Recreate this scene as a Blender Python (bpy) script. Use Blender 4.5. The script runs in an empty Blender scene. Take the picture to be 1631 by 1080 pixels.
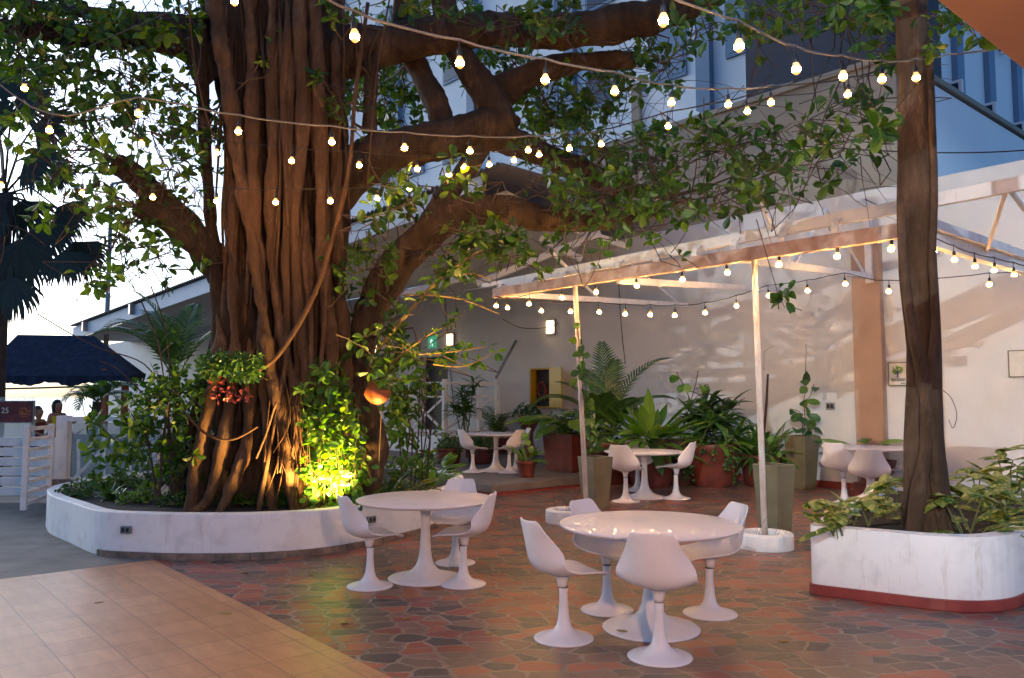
import bpy, bmesh, math, random
import numpy as np
from mathutils import Vector, Matrix, noise
random.seed(7)
R = math.radians
sc = bpy.context.scene
col = sc.collection

# ------------------------------------------------------------------ camera frame
F, CX, CY, HC = 1270.0, 815.5, 540.0, 1.65
PITCH = math.atan((632 - CY) / F)
cp, sp = math.cos(PITCH), math.sin(PITCH)
FW, UP, RT = Vector((0, cp, sp)), Vector((0, -sp, cp)), Vector((1, 0, 0))
CAM = Vector((0, 0, HC))

def ray(px, py):
    return FW + RT * ((px - CX) / F) + UP * (-(py - CY) / F)
def D(px, py, Y):
    d = ray(px, py)
    return CAM + d * (Y / d.y)
def G(px, py, z=0.0):
    d = ray(px, py)
    return CAM + d * ((z - HC) / d.z)
def pxm(w, Y):
    return w * Y / F
NV = Vector((.758, .652, 0)); AV = Vector((-.652, .758, 0))
NV.normalize(); AV.normalize()
def W(t, n, z=0.0):
    p = NV * n + AV * t
    return Vector((p.x, p.y, z))
ANG_N = math.atan2(NV.y, NV.x)
def on_line_n(px, n):           # t on the vertical plane n = const, seen at pixel column px
    k = (px - CX) / F
    return (NV.x * n - k * NV.y * n) / (k * AV.y - AV.x)
def on_line_t(px, t):           # n on the plane t = const
    k = (px - CX) / F
    return (k * AV.y * t - AV.x * t) / (NV.x - k * NV.y)
def ON(px, py, n):              # point on plane n
    t = on_line_n(px, n)
    return D(px, py, W(t, n).y)
def OT(px, py, t):
    n = on_line_t(px, t)
    return D(px, py, W(t, n).y)

# ------------------------------------------------------------------ materials
def newmat(name):
    m = bpy.data.materials.new(name); m.use_nodes = True
    nt = m.node_tree
    return m, nt, nt.nodes['Principled BSDF'], nt.nodes, nt.links
def ramp(ns, stops, interp='LINEAR'):
    r = ns.new('ShaderNodeValToRGB'); cr = r.color_ramp; cr.interpolation = interp
    while len(cr.elements) < len(stops): cr.elements.new(.5)
    for e, (p, c) in zip(cr.elements, stops):
        e.position = p; e.color = (*c, 1)
    return r
def tex_noise(ns, ls, coord, scale, detail=4, rough=.55, stretch=None):
    n = ns.new('ShaderNodeTexNoise'); n.inputs['Scale'].default_value = scale
    n.inputs['Detail'].default_value = detail; n.inputs['Roughness'].default_value = rough
    if stretch:
        mp = ns.new('ShaderNodeMapping'); mp.inputs['Scale'].default_value = stretch
        ls.new(coord, mp.inputs['Vector']); ls.new(mp.outputs[0], n.inputs['Vector'])
    else:
        ls.new(coord, n.inputs['Vector'])
    return n
def bump(ns, ls, h, bs, strength=.3, dist=.01):
    b = ns.new('ShaderNodeBump'); b.inputs['Strength'].default_value = strength; b.inputs['Distance'].default_value = dist
    ls.new(h, b.inputs['Height']); ls.new(b.outputs[0], bs.inputs['Normal'])
    return b
def mottled(name, c1, c2, scale=3, rough=.6, bmp=.15, stretch=None, fine=40, spec=.5, p=(.35, .7), coord='Object'):
    m, nt, bs, ns, ls = newmat(name)
    tc = ns.new('ShaderNodeTexCoord').outputs[coord]
    n = tex_noise(ns, ls, tc, scale, 6, .6, stretch)
    r = ramp(ns, [(p[0], c1), (p[1], c2)]); ls.new(n.outputs['Fac'], r.inputs[0])
    ls.new(r.outputs[0], bs.inputs['Base Color'])
    bs.inputs['Roughness'].default_value = rough
    bs.inputs['Specular IOR Level'].default_value = spec
    if bmp:
        f = tex_noise(ns, ls, tc, fine, 5, .6, stretch)
        bump(ns, ls, f.outputs['Fac'], bs, bmp, .01)
    return m
def plain(name, c, rough=.5, metal=0, spec=.5):
    m, nt, bs, ns, ls = newmat(name)
    tc = ns.new('ShaderNodeTexCoord').outputs['Object']
    n = tex_noise(ns, ls, tc, 14, 3)
    r = ramp(ns, [(.3, tuple(x * .86 for x in c)), (.75, c)]); ls.new(n.outputs['Fac'], r.inputs[0])
    ls.new(r.outputs[0], bs.inputs['Base Color'])
    bs.inputs['Roughness'].default_value = rough; bs.inputs['Metallic'].default_value = metal
    bs.inputs['Specular IOR Level'].default_value = spec
    return m
def emit(name, c, s):
    m, nt, bs, ns, ls = newmat(name)
    bs.inputs['Base Color'].default_value = (*c, 1)
    bs.inputs['Emission Color'].default_value = (*c, 1); bs.inputs['Emission Strength'].default_value = s
    return m
def leafmat(name, dark, mid, light, transl=.35, rough=.4, stripe=None):
    m, nt, bs, ns, ls = newmat(name)
    g = ns.new('ShaderNodeNewGeometry')
    r = ramp(ns, [(0, dark), (.55, mid), (1, light)]); ls.new(g.outputs['Random Per Island'], r.inputs[0])
    colr = r.outputs[0]
    if stripe:
        tc = ns.new('ShaderNodeTexCoord').outputs['Object']
        n = tex_noise(ns, ls, tc, 26, 2, .5)
        rr = ramp(ns, [(.5, (0, 0, 0)), (.58, (1, 1, 1))]); ls.new(n.outputs['Fac'], rr.inputs[0])
        mx = ns.new('ShaderNodeMixRGB'); ls.new(rr.outputs[0], mx.inputs[0]); ls.new(colr, mx.inputs[1])
        mx.inputs[2].default_value = (*stripe, 1); colr = mx.outputs[0]
    ls.new(colr, bs.inputs['Base Color']); bs.inputs['Roughness'].default_value = rough
    tr = ns.new('ShaderNodeBsdfTranslucent')
    h = ns.new('ShaderNodeHueSaturation'); h.inputs['Saturation'].default_value = 1.15; h.inputs['Value'].default_value = 1.5
    h.inputs['Hue'].default_value = .485
    ls.new(colr, h.inputs['Color']); ls.new(h.outputs[0], tr.inputs['Color'])
    mix = ns.new('ShaderNodeMixShader'); mix.inputs[0].default_value = transl
    ls.new(bs.outputs[0], mix.inputs[1]); ls.new(tr.outputs[0], mix.inputs[2])
    ls.new(mix.outputs[0], ns['Material Output'].inputs['Surface'])
    return m

M = {}
M['wall'] = mottled('wall_paint', (.60, .585, .56), (.68, .67, .65), 1.1, .75, .12, None, 60)
M['tan'] = mottled('tan_colour', (.40, .27, .19), (.50, .35, .25), 1.2, .75, .1, None, 60)
def masonry(name):
    m, nt, bs, ns, ls = newmat(name)
    tc = ns.new('ShaderNodeTexCoord').outputs['Object']
    a = tex_noise(ns, ls, tc, 5, 6, .6); r = ramp(ns, [(.25, (.62, .60, .58)), (.5, (.78, .76, .74))]); ls.new(a.outputs['Fac'], r.inputs[0])
    b = tex_noise(ns, ls, tc, 4.5, 8, .72, (2.2, 2.2, .35)); rb = ramp(ns, [(.56, (1, 1, 1)), (.74, (.62, .57, .50))]); ls.new(b.outputs['Fac'], rb.inputs[0])
    c = tex_noise(ns, ls, tc, 26, 4, .7); rc = ramp(ns, [(.70, (1, 1, 1)), (.76, (.60, .55, .50))]); ls.new(c.outputs['Fac'], rc.inputs[0])
    m1 = ns.new('ShaderNodeMixRGB'); m1.blend_type = 'MULTIPLY'; m1.inputs[0].default_value = .75; ls.new(r.outputs[0], m1.inputs[1]); ls.new(rb.outputs[0], m1.inputs[2])
    m2 = ns.new('ShaderNodeMixRGB'); m2.blend_type = 'MULTIPLY'; m2.inputs[0].default_value = .6; ls.new(m1.outputs[0], m2.inputs[1]); ls.new(rc.outputs[0], m2.inputs[2])
    ls.new(m2.outputs[0], bs.inputs['Base Color']); bs.inputs['Roughness'].default_value = .6
    f = tex_noise(ns, ls, tc, 38, 6, .65); bump(ns, ls, f.outputs['Fac'], bs, .18, .01)
    return m
M['white'] = masonry('white_paint')
M['greywall'] = mottled('grey_green_render', (.24, .215, .175), (.29, .26, .215), .9, .8, .15)
M['bluewhite'] = mottled('tower_white', (.72, .78, .83), (.80, .84, .87), .5, .7, .05)
M['bluepil'] = mottled('tower_blue', (.13, .22, .34), (.16, .26, .39), .5, .6, 0)
M['navy'] = mottled('dark_slate_blue', (.018, .025, .045), (.028, .036, .06), 1, .7, .1)
M['winglass'] = plain('tower_window', (.03, .045, .07), .15)
M['fascia'] = mottled('fascia_white', (.76, .77, .80), (.86, .87, .88), 1.5, .6, .05)
M['soffit'] = mottled('soffit_grey', (.55, .55, .54), (.64, .635, .62), .7, .8, .05)
M['corr'] = plain('roof_sheet', (.16, .15, .15), .7)
M['redbeam'] = mottled('worn_pink_beam', (.36, .20, .14), (.60, .46, .38), 5, .7, .3, (1, 1, 1), 30)
M['red'] = mottled('red_tile_kerb', (.20, .03, .025), (.30, .055, .04), 4, .4, .1)
M['brownkerb'] = mottled('brown_tile_kerb', (.10, .075, .06), (.28, .2, .15), 7, .5, .15)
M['terra'] = mottled('terracotta', (.10, .022, .016), (.19, .045, .03), 5, .45, .12)
M['brownpot'] = mottled('brown_clay', (.10, .045, .03), (.17, .075, .05), 4, .6, .15)
M['olive'] = mottled('olive_planter', (.115, .10, .055), (.17, .15, .085), 3, .65, .1)
M['soil'] = mottled('soil', (.006, .0045, .003), (.018, .012, .008), 8, .95, .6, None, 40)
M['black'] = plain('black_rubber', (.012, .012, .012), .5)
M['rope'] = plain('grey_rope', (.22, .2, .18), .8)
M['steel'] = plain('grey_metal', (.25, .25, .26), .4, .6)
M['polew'] = mottled('pole_paint', (.48, .36, .28), (.72, .66, .6), 9, .55, .15, (1, 1, .3))
M['yellow'] = plain('yellow_paint', (.55, .33, .01), .45)
M['darkwood'] = plain('dark_interior', (.03, .012, .01), .6)
M['door'] = plain('door_dark', (.022, .02, .02), .5)
M['orange'] = plain('orange_shade', (.22, .052, .008), .6)
M['thatch'] = mottled('dark_shade_cloth', (.012, .02, .04), (.03, .045, .075), 6, .95, .4, (1, 1, .3), spec=.1)
M['timber'] = plain('timber_post', (.30, .10, .03), .6)
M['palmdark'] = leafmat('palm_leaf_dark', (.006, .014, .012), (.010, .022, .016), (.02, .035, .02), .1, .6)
M['palmtrunk'] = mottled('palm_bark', (.02, .018, .02), (.05, .042, .04), 6, .9, .4)
M['leaf'] = leafmat('fig_leaf', (.018, .055, .009), (.040, .105, .014), (.10, .18, .02), .4, .42)
M['vine'] = leafmat('vine_leaf', (.03, .10, .012), (.055, .145, .016), (.11, .20, .022), .4, .4)
M['plant'] = leafmat('plant_leaf', (.025, .075, .018), (.045, .12, .022), (.10, .19, .035), .25, .35)
M['plantlight'] = leafmat('plant_leaf_light', (.06, .15, .02), (.11, .23, .03), (.20, .31, .05), .3, .35)
M['varieg'] = leafmat('variegated_leaf', (.03, .085, .014), (.07, .14, .022), (.17, .21, .04), .25, .35, stripe=(.36, .34, .09))
M['stem'] = plain('green_stem', (.10, .11, .03), .6)
M['twig'] = plain('twig', (.07, .04, .028), .8)
M['yellowtwig'] = plain('young_branch', (.30, .19, .06), .6)
M['skin'] = plain('skin', (.32, .16, .10), .5)
M['hair'] = plain('hair', (.01, .008, .008), .4)
M['ytop'] = plain('yellow_cloth', (.55, .48, .03), .8)
M['denim'] = plain('denim', (.02, .03, .07), .8)
M['redtop'] = plain('dark_red_cloth', (.14, .02, .03), .8)
M['paper'] = plain('paper', (.68, .66, .58), .7)
M['ink'] = plain('ink', (.03, .03, .035), .7)
M['signgreen'] = plain('emblem_green', (.25, .42, .06), .7)
M['signblue'] = plain('emblem_blue', (.03, .05, .30), .7)
def bulbmat(nm='bulb_glow', power=190):
    m, nt, bs, ns, ls = newmat(nm)
    tc = ns.new('ShaderNodeTexCoord').outputs['Generated']; sx = ns.new('ShaderNodeSeparateXYZ'); ls.new(tc, sx.inputs[0])
    c = ramp(ns, [(0, (1, .42, .08)), (.22, (1, .52, .17)), (.48, (1, .52, .17)), (.56, (1, .42, .08))]); ls.new(sx.outputs[2], c.inputs[0])
    k = ramp(ns, [(.17, (.0042, .0042, .0042)), (.22, (1, 1, 1)), (.48, (1, 1, 1)), (.54, (.0050, .0050, .0050))]); ls.new(sx.outputs[2], k.inputs[0])
    mu = ns.new('ShaderNodeMath'); mu.operation = 'MULTIPLY'; mu.inputs[1].default_value = power; ls.new(k.outputs[0], mu.inputs[0])
    ls.new(c.outputs[0], bs.inputs['Emission Color']); ls.new(mu.outputs[0], bs.inputs['Emission Strength']); bs.inputs['Base Color'].default_value = (.8, .6, .4, 1)
    return m
M['bulb'] = bulbmat()
M['bulb_strong'] = bulbmat('bulb_glow_strong', 640)
M['sconce'] = emit('sconce_glow', (1, .70, .34), 9)
M['exitg'] = emit('exit_sign', (.05, .36, .20), .35)
M['exitw'] = emit('exit_white', (.8, .9, .85), .5)
M['drylf'] = plain('dry_leaf', (.30, .19, .05), .7)
M['floodglass'] = emit('flood_lens', (1, .82, .30), 25)

def chair_white():
    m, nt, bs, ns, ls = newmat('white_gelcoat')
    tc = ns.new('ShaderNodeTexCoord').outputs['Object']
    n = tex_noise(ns, ls, tc, 6, 6, .65)
    r = ramp(ns, [(.25, (.66, .60, .58)), (.5, (.73, .675, .66))]); ls.new(n.outputs['Fac'], r.inputs[0])
    n2 = tex_noise(ns, ls, tc, 38, 3, .7)
    r2 = ramp(ns, [(.76, (1, 1, 1)), (.84, (.45, .36, .30))]); ls.new(n2.outputs['Fac'], r2.inputs[0])
    mx = ns.new('ShaderNodeMixRGB'); mx.blend_type = 'MULTIPLY'; mx.inputs[0].default_value = .8
    ls.new(r.outputs[0], mx.inputs[1]); ls.new(r2.outputs[0], mx.inputs[2])
    ls.new(mx.outputs[0], bs.inputs['Base Color'])
    rr = ramp(ns, [(.3, (.46, .46, .46)), (.7, (.40, .40, .40))]); ls.new(n.outputs['Fac'], rr.inputs[0])
    ls.new(rr.outputs[0], bs.inputs['Roughness'])
    bs.inputs['Coat Weight'].default_value = .22; bs.inputs['Coat Roughness'].default_value = .035; bs.inputs['Specular IOR Level'].default_value = .15
    return m
M['gel'] = chair_white()

def bark(name, dark, light, sx=5):
    m, nt, bs, ns, ls = newmat(name)
    tc = ns.new('ShaderNodeTexCoord').outputs['Object']
    n = tex_noise(ns, ls, tc, sx, 8, .65, (1.6, 1.6, .28))
    n2 = tex_noise(ns, ls, tc, 1.3, 4, .6)
    add = ns.new('ShaderNodeMath'); add.operation = 'MULTIPLY_ADD'; add.inputs[1].default_value = .65
    ls.new(n.outputs['Fac'], add.inputs[0]); 
    mul = ns.new('ShaderNodeMath'); mul.operation = 'MULTIPLY'; mul.inputs[1].default_value = .35
    ls.new(n2.outputs['Fac'], mul.inputs[0]); ls.new(mul.outputs[0], add.inputs[2])
    r = ramp(ns, [(.3, dark), (.55, tuple((a + b) / 2 for a, b in zip(dark, light))), (.72, light)]); ls.new(add.outputs[0], r.inputs[0])
    ls.new(r.outputs[0], bs.inputs['Base Color']); bs.inputs['Roughness'].default_value = .85
    bs.inputs['Specular IOR Level'].default_value = .2
    f = tex_noise(ns, ls, tc, 20, 10, .75, (1.5, 1.5, .35))
    bump(ns, ls, f.outputs['Fac'], bs, 1, .045)
    pn = tex_noise(ns, ls, tc, 2.6, 7, .7, (1.4, 1.4, .6)); pr2 = ramp(ns, [(.50, (0, 0, 0)), (.64, (1, 1, 1))]); ls.new(pn.outputs['Fac'], pr2.inputs[0])
    pm = ns.new('ShaderNodeMixRGB'); ls.new(r.outputs[0], pm.inputs[1]); pm.inputs[2].default_value = (light[0] * 1.25, light[1] * 1.35, light[2] * 1.5, 1)
    fk = ns.new('ShaderNodeMath'); fk.operation = 'MULTIPLY'; fk.inputs[1].default_value = .55; ls.new(pr2.outputs[0], fk.inputs[0]); ls.new(fk.outputs[0], pm.inputs[0])
    ls.new(pm.outputs[0], bs.inputs['Base Color'])
    return m
M['bark'] = bark('fig_bark', (.030, .0185, .012), (.125, .074, .044))
M['root'] = bark('root_bark', (.060, .030, .016), (.22, .115, .056), 7)
M['bark2'] = bark('brown_bark', (.040, .023, .013), (.17, .10, .058), 6)

def paving():
    m, nt, bs, ns, ls = newmat('crazy_paving')
    tc = ns.new('ShaderNodeTexCoord').outputs['Object']
    mp = ns.new('ShaderNodeMapping'); mp.inputs['Rotation'].default_value = (0, 0, R(-12)); mp.inputs['Scale'].default_value = (1, 1.5, 1)
    ls.new(tc, mp.inputs['Vector'])
    ds = tex_noise(ns, ls, mp.outputs[0], 1.7, 2)
    mxv = ns.new('ShaderNodeVectorMath'); mxv.operation = 'MULTIPLY_ADD'; mxv.inputs[1].default_value = (.22, .22, 0)
    ls.new(ds.outputs['Color'], mxv.inputs[0]); ls.new(mp.outputs[0], mxv.inputs[2])
    def vor(feat):
        v = ns.new('ShaderNodeTexVoronoi'); v.voronoi_dimensions = '2D'; v.feature = feat
        v.inputs['Scale'].default_value = 4.5; v.inputs['Randomness'].default_value = .74
        ls.new(mxv.outputs[0], v.inputs['Vector']); return v
    v1, v2 = vor('F1'), vor('DISTANCE_TO_EDGE')
    sep = ns.new('ShaderNodeSeparateColor'); ls.new(v1.outputs['Color'], sep.inputs[0])
    r = ramp(ns, [(0, (.080, .064, .060)), (.18, (.17, .105, .082)), (.34, (.31, .080, .050)), (.46, (.115, .082, .072)),
                  (.58, (.38, .115, .065)), (.72, (.22, .125, .095)), (.86, (.27, .070, .055))], 'CONSTANT')
    ls.new(sep.outputs[0], r.inputs[0])
    n = tex_noise(ns, ls, tc, 18, 6, .65)
    rn = ramp(ns, [(.3, (.62, .62, .62)), (.7, (1.15, 1.15, 1.15))]); ls.new(n.outputs['Fac'], rn.inputs[0])
    mx = ns.new('ShaderNodeMixRGB'); mx.blend_type = 'MULTIPLY'; mx.inputs[0].default_value = 1
    ls.new(r.outputs[0], mx.inputs[1]); ls.new(rn.outputs[0], mx.inputs[2])
    gn = tex_noise(ns, ls, tc, 2.2, 4)
    gr = ramp(ns, [(.3, (.16, .118, .09)), (.7, (.27, .205, .16))]); ls.new(gn.outputs['Fac'], gr.inputs[0])
    edge = ramp(ns, [(.050, (1, 1, 1)), (.078, (0, 0, 0))])
    ew = ns.new('ShaderNodeMath'); ew.operation = 'MULTIPLY_ADD'; ew.inputs[1].default_value = .06; 
    ls.new(n.outputs['Fac'], ew.inputs[0]); 
    sb = ns.new('ShaderNodeMath'); sb.operation = 'SUBTRACT'; sb.inputs[1].default_value = .03
    ls.new(v2.outputs['Distance'], sb.inputs[0]); ls.new(sb.outputs[0], ew.inputs[2])
    ls.new(ew.outputs[0], edge.inputs[0])
    m2 = ns.new('ShaderNodeMixRGB'); ls.new(edge.outputs[0], m2.inputs[0]); ls.new(mx.outputs[0], m2.inputs[1]); ls.new(gr.outputs[0], m2.inputs[2])
    st = tex_noise(ns, ls, tc, .55, 6, .65); sr = ramp(ns, [(.34, (.66, .64, .63)), (.56, (1, 1, 1))]); ls.new(st.outputs['Fac'], sr.inputs[0])
    st2 = tex_noise(ns, ls, tc, 46, 3, .6); sr2 = ramp(ns, [(.66, (1, 1, 1)), (.74, (1.5, 1.4, 1.3))]); ls.new(st2.outputs['Fac'], sr2.inputs[0])
    m3 = ns.new('ShaderNodeMixRGB'); m3.blend_type = 'MULTIPLY'; m3.inputs[0].default_value = 1; ls.new(m2.outputs[0], m3.inputs[1]); ls.new(sr.outputs[0], m3.inputs[2])
    m4 = ns.new('ShaderNodeMixRGB'); m4.blend_type = 'MULTIPLY'; m4.inputs[0].default_value = 1; ls.new(m3.outputs[0], m4.inputs[1]); ls.new(sr2.outputs[0], m4.inputs[2])
    ls.new(m4.outputs[0], bs.inputs['Base Color'])
    rr = ramp(ns, [(.3, (.30, .30, .30)), (.7, (.55, .55, .55))]); ls.new(n.outputs['Fac'], rr.inputs[0]); ls.new(rr.outputs[0], bs.inputs['Roughness'])
    inv = ns.new('ShaderNodeMath'); inv.operation = 'SUBTRACT'; inv.inputs[0].default_value = 1; ls.new(edge.outputs[0], inv.inputs[1])
    ad = ns.new('ShaderNodeMath'); ad.operation = 'MULTIPLY_ADD'; ad.inputs[1].default_value = .25
    ls.new(n.outputs['Fac'], ad.inputs[0]); ls.new(inv.outputs[0], ad.inputs[2])
    bump(ns, ls, ad.outputs[0], bs, .5, .006)
    return m
M['paving'] = paving()
def tiles():
    m, nt, bs, ns, ls = newmat('beige_tiles')
    tc = ns.new('ShaderNodeTexCoord').outputs['Object']
    mp = ns.new('ShaderNodeMapping'); mp.inputs['Rotation'].default_value = (0, 0, -ANG_N); mp.inputs['Location'].default_value = (.11, .05, 0)
    ls.new(tc, mp.inputs['Vector'])
    b = ns.new('ShaderNodeTexBrick'); b.offset = 0; b.inputs['Scale'].default_value = 1
    b.inputs['Brick Width'].default_value = .325; b.inputs['Row Height'].default_value = .325
    b.inputs['Mortar Size'].default_value = .005; b.inputs['Mortar Smooth'].default_value = .3; b.inputs['Bias'].default_value = 0
    b.inputs['Color1'].default_value = (.43, .22, .10, 1); b.inputs['Color2'].default_value = (.50, .27, .13, 1); b.inputs['Mortar'].default_value = (.23, .135, .075, 1)
    ls.new(mp.outputs[0], b.inputs['Vector'])
    n = tex_noise(ns, ls, mp.outputs[0], 3.5, 6, .7, (3.2, .7, 1))
    r = ramp(ns, [(.3, (.78, .76, .74)), (.7, (1.1, 1.1, 1.1))]); ls.new(n.outputs['Fac'], r.inputs[0])
    mx = ns.new('ShaderNodeMixRGB'); mx.blend_type = 'MULTIPLY'; mx.inputs[0].default_value = 1
    ls.new(b.outputs[0], mx.inputs[1]); ls.new(r.outputs[0], mx.inputs[2]); ls.new(mx.outputs[0], bs.inputs['Base Color'])
    bs.inputs['Roughness'].default_value = .38
    bump(ns, ls, b.outputs['Fac'], bs, -.3, .004)
    return m
M['tiles'] = tiles()
M['concrete'] = mottled('path_concrete', (.10, .095, .085), (.19, .18, .16), 2.5, .8, .2)
M['platform'] = mottled('platform_concrete', (.12, .10, .09), (.20, .17, .15), 2.5, .6, .1)
M['ground'] = mottled('ground_sand', (.14, .12, .10), (.22, .19, .16), .8, .9, .2)
M['sea'] = mottled('sea_water', (.10, .14, .17), (.13, .17, .2), .6, .25, .15)
M['canopy'] = mottled('canopy_soffit', (.42, .24, .15), (.50, .30, .19), 1, .8, .05)
M['glass'] = None
def glass():
    m, nt, bs, ns, ls = newmat('clear_pane')
    bs.inputs['Base Color'].default_value = (.55, .68, .68, 1); bs.inputs['Roughness'].default_value = .03
    bs.inputs['Alpha'].default_value = .28
    return m
M['glass'] = glass()

# ------------------------------------------------------------------ mesh building
class MB:
    def __init__(s): s.v = []; s.f = []
    def add(s, v, f):
        o = len(s.v); s.v.extend([tuple(x) for x in v]); s.f.extend([tuple(i + o for i in q) for q in f]); return s
    def hexa(s, p):   # 8 points: bottom 4 ccw, top 4 ccw
        return s.add(p, [(3, 2, 1, 0), (4, 5, 6, 7), (0, 1, 5, 4), (1, 2, 6, 5), (2, 3, 7, 6), (3, 0, 4, 7)])
    def box(s, c, size, rz=0.0):
        c = Vector(c); x, y, z = [k / 2 for k in size]; ca, sa = math.cos(rz), math.sin(rz)
        P = []
        for zz in (-z, z):
            for (a, b) in ((-x, -y), (x, -y), (x, y), (-x, y)):
                P.append(c + Vector((a * ca - b * sa, a * sa + b * ca, zz)))
        return s.hexa(P)
    def bar(s, p, q, w, h, up=Vector((0, 0, 1))):   # rectangular bar p->q; w sideways, h along up
        p, q = Vector(p), Vector(q); d = (q - p).normalized(); sd = d.cross(up).normalized(); u = sd.cross(d)
        P = []
        for (a, b) in ((-.5, -.5), (.5, -.5)):
            pass
        c = [sd * (w * a) + u * (h * b) for a, b in ((-.5, -.5), (.5, -.5), (.5, .5), (-.5, .5))]
        v = [p + k for k in c] + [q + k for k in c]
        return s.add(v, [(0, 1, 2, 3), (7, 6, 5, 4), (0, 4, 5, 1), (1, 5, 6, 2), (2, 6, 7, 3), (3, 7, 4, 0)])
    def tube(s, pts, rad, n=8, cap=True):
        pts = [Vector(p) for p in pts]
        if not hasattr(rad, '__len__'): rad = [rad] * len(pts)
        ref = None; V = []; Fc = []
        for i, p in enumerate(pts):
            d = (pts[min(i + 1, len(pts) - 1)] - pts[max(i - 1, 0)])
            d = d.normalized() if d.length > 1e-9 else Vector((0, 0, 1))
            if ref is None:
                ref = d.orthogonal().normalized()
            ref = (ref - d * ref.dot(d)); ref = ref.normalized() if ref.length > 1e-6 else d.orthogonal().normalized()
            b = d.cross(ref)
            for k in range(n):
                a = 2 * math.pi * k / n
                V.append(p + (ref * math.cos(a) + b * math.sin(a)) * rad[i])
        for i in range(len(pts) - 1):
            for k in range(n):
                a, b2 = i * n + k, i * n + (k + 1) % n
                Fc.append((a, b2, b2 + n, a + n))
        if cap and n > 2:
            Fc.append(tuple(range(n - 1, -1, -1))); Fc.append(tuple((len(pts) - 1) * n + k for k in range(n)))
        return s.add(V, Fc)
    def lathe(s, prof, n=32, c=(0, 0, 0), cap=True):
        c = Vector(c); V = []; Fc = []
        for r, z in prof:
            for k in range(n):
                a = 2 * math.pi * k / n
                V.append(c + Vector((r * math.cos(a), r * math.sin(a), z)))
        for i in range(len(prof) - 1):
            for k in range(n):
                a, b = i * n + k, i * n + (k + 1) % n
                Fc.append((a, b, b + n, a + n))
        if cap:
            Fc.append(tuple(range(n - 1, -1, -1))); Fc.append(tuple((len(prof) - 1) * n + k for k in range(n)))
        return s.add(V, Fc)
    def prism(s, poly, z0, z1):
        n = len(poly); V = [(p[0], p[1], z0) for p in poly] + [(p[0], p[1], z1) for p in poly]
        Fc = [tuple(range(n - 1, -1, -1)), tuple(range(n, 2 * n))]
        for k in range(n): Fc.append((k, (k + 1) % n, n + (k + 1) % n, n + k))
        return s.add(V, Fc)
    def sheet(s, poly, z):
        return s.add([(p[0], p[1], z) for p in poly], [tuple(range(len(poly)))])
    def ringwall(s, outer, inner, z0, z1):     # closed wall between two outlines of equal count
        n = len(outer); V = []
        for lst, z in ((outer, z0), (outer, z1), (inner, z1), (inner, z0)):
            V += [(p[0], p[1], z) for p in lst]
        Fc = []
        for k in range(n):
            k2 = (k + 1) % n
            for r in range(4):
                a, b = r * n, ((r + 1) % 4) * n
                Fc.append((a + k, a + k2, b + k2, b + k))
        return s.add(V, Fc)
    def build(s, name, mat, parent=None, smooth=False, bevel=0, local=False):
        me = bpy.data.meshes.new(name)
        off = Vector((0, 0, 0))
        if parent is not None and not local:
            p = parent; 
            while p is not None: off += p.location; p = p.parent
        v = [(x - off.x, y - off.y, z - off.z) for x, y, z in s.v] if off.length > 0 else s.v
        me.from_pydata(v, [], s.f); me.update()
        bm = bmesh.new(); bm.from_mesh(me); bmesh.ops.recalc_face_normals(bm, faces=bm.faces); bm.to_mesh(me); bm.free()
        if smooth:
            for p in me.polygons: p.use_smooth = True
        me.materials.append(M[mat] if isinstance(mat, str) else mat)
        o = bpy.data.objects.new(name, me); col.objects.link(o)
        if parent is not None: o.parent = parent
        if bevel:
            b = o.modifiers.new('edge', 'BEVEL'); b.width = bevel; b.segments = 2; b.limit_method = 'ANGLE'
        return o

def tag(o, label, cat, group=None):
    o['label'] = label; o['category'] = cat
    if group: o['group'] = group
    return o
def thing(name, label, cat, loc=(0, 0, 0), group=None):
    o = bpy.data.objects.new(name, None); col.objects.link(o); o.location = loc; o.empty_display_size = .1
    return tag(o, label, cat, group)
def kind(o, k='structure'):
    o['kind'] = k; return o
def copy_tree(o, parent=None):
    c = o.copy(); col.objects.link(c)
    if parent is not None: c.parent = parent
    for ch in [x for x in bpy.data.objects if x.parent == o]: copy_tree(ch, c)
    return c

# ------------------------------------------------------------------ leaves
LT = np.array([(0, 0, 0), (0, .35, -.02), (0, .7, -.03), (0, 1, -.10),
               (-.36, .30, .07), (-.5, .62, .08), (-.30, .90, 0), (.36, .30, .07), (.5, .62, .08), (.30, .90, 0)], float)
LF = [(0, 1, 4), (1, 2, 5, 4), (2, 3, 6, 5), (0, 7, 1), (1, 7, 8, 2), (2, 8, 9, 3)]
class Leaves:
    def __init__(s): s.items = []
    def add(s, p, d, nrm, L, Wd): s.items.append((tuple(p), tuple(d), tuple(nrm), L, Wd))
    def into(s, mb):
        for p, d, nr, L, Wd in s.items:
            y = np.array(d); y /= (np.linalg.norm(y) + 1e-9)
            z = np.array(nr, float); z = z - y * z.dot(y); z /= (np.linalg.norm(z) + 1e-9)
            x = np.cross(y, z)
            q = LT * np.array([Wd, L, L * random.uniform(.2, 2.4)])
            v = np.array(p) + q[:, :1] * x + q[:, 1:2] * y + q[:, 2:] * z
            o = len(mb.v); mb.v.extend(map(tuple, v.tolist())); mb.f.extend([tuple(i + o for i in f) for f in LF])
        return mb
def rv(a=1.0): return Vector((random.uniform(-a, a), random.uniform(-a, a), random.uniform(-a, a)))
def sphere_dir():
    z = random.uniform(-1, 1); a = random.uniform(0, 2 * math.pi); r = math.sqrt(1 - z * z)
    return Vector((r * math.cos(a), r * math.sin(a), z))
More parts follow.
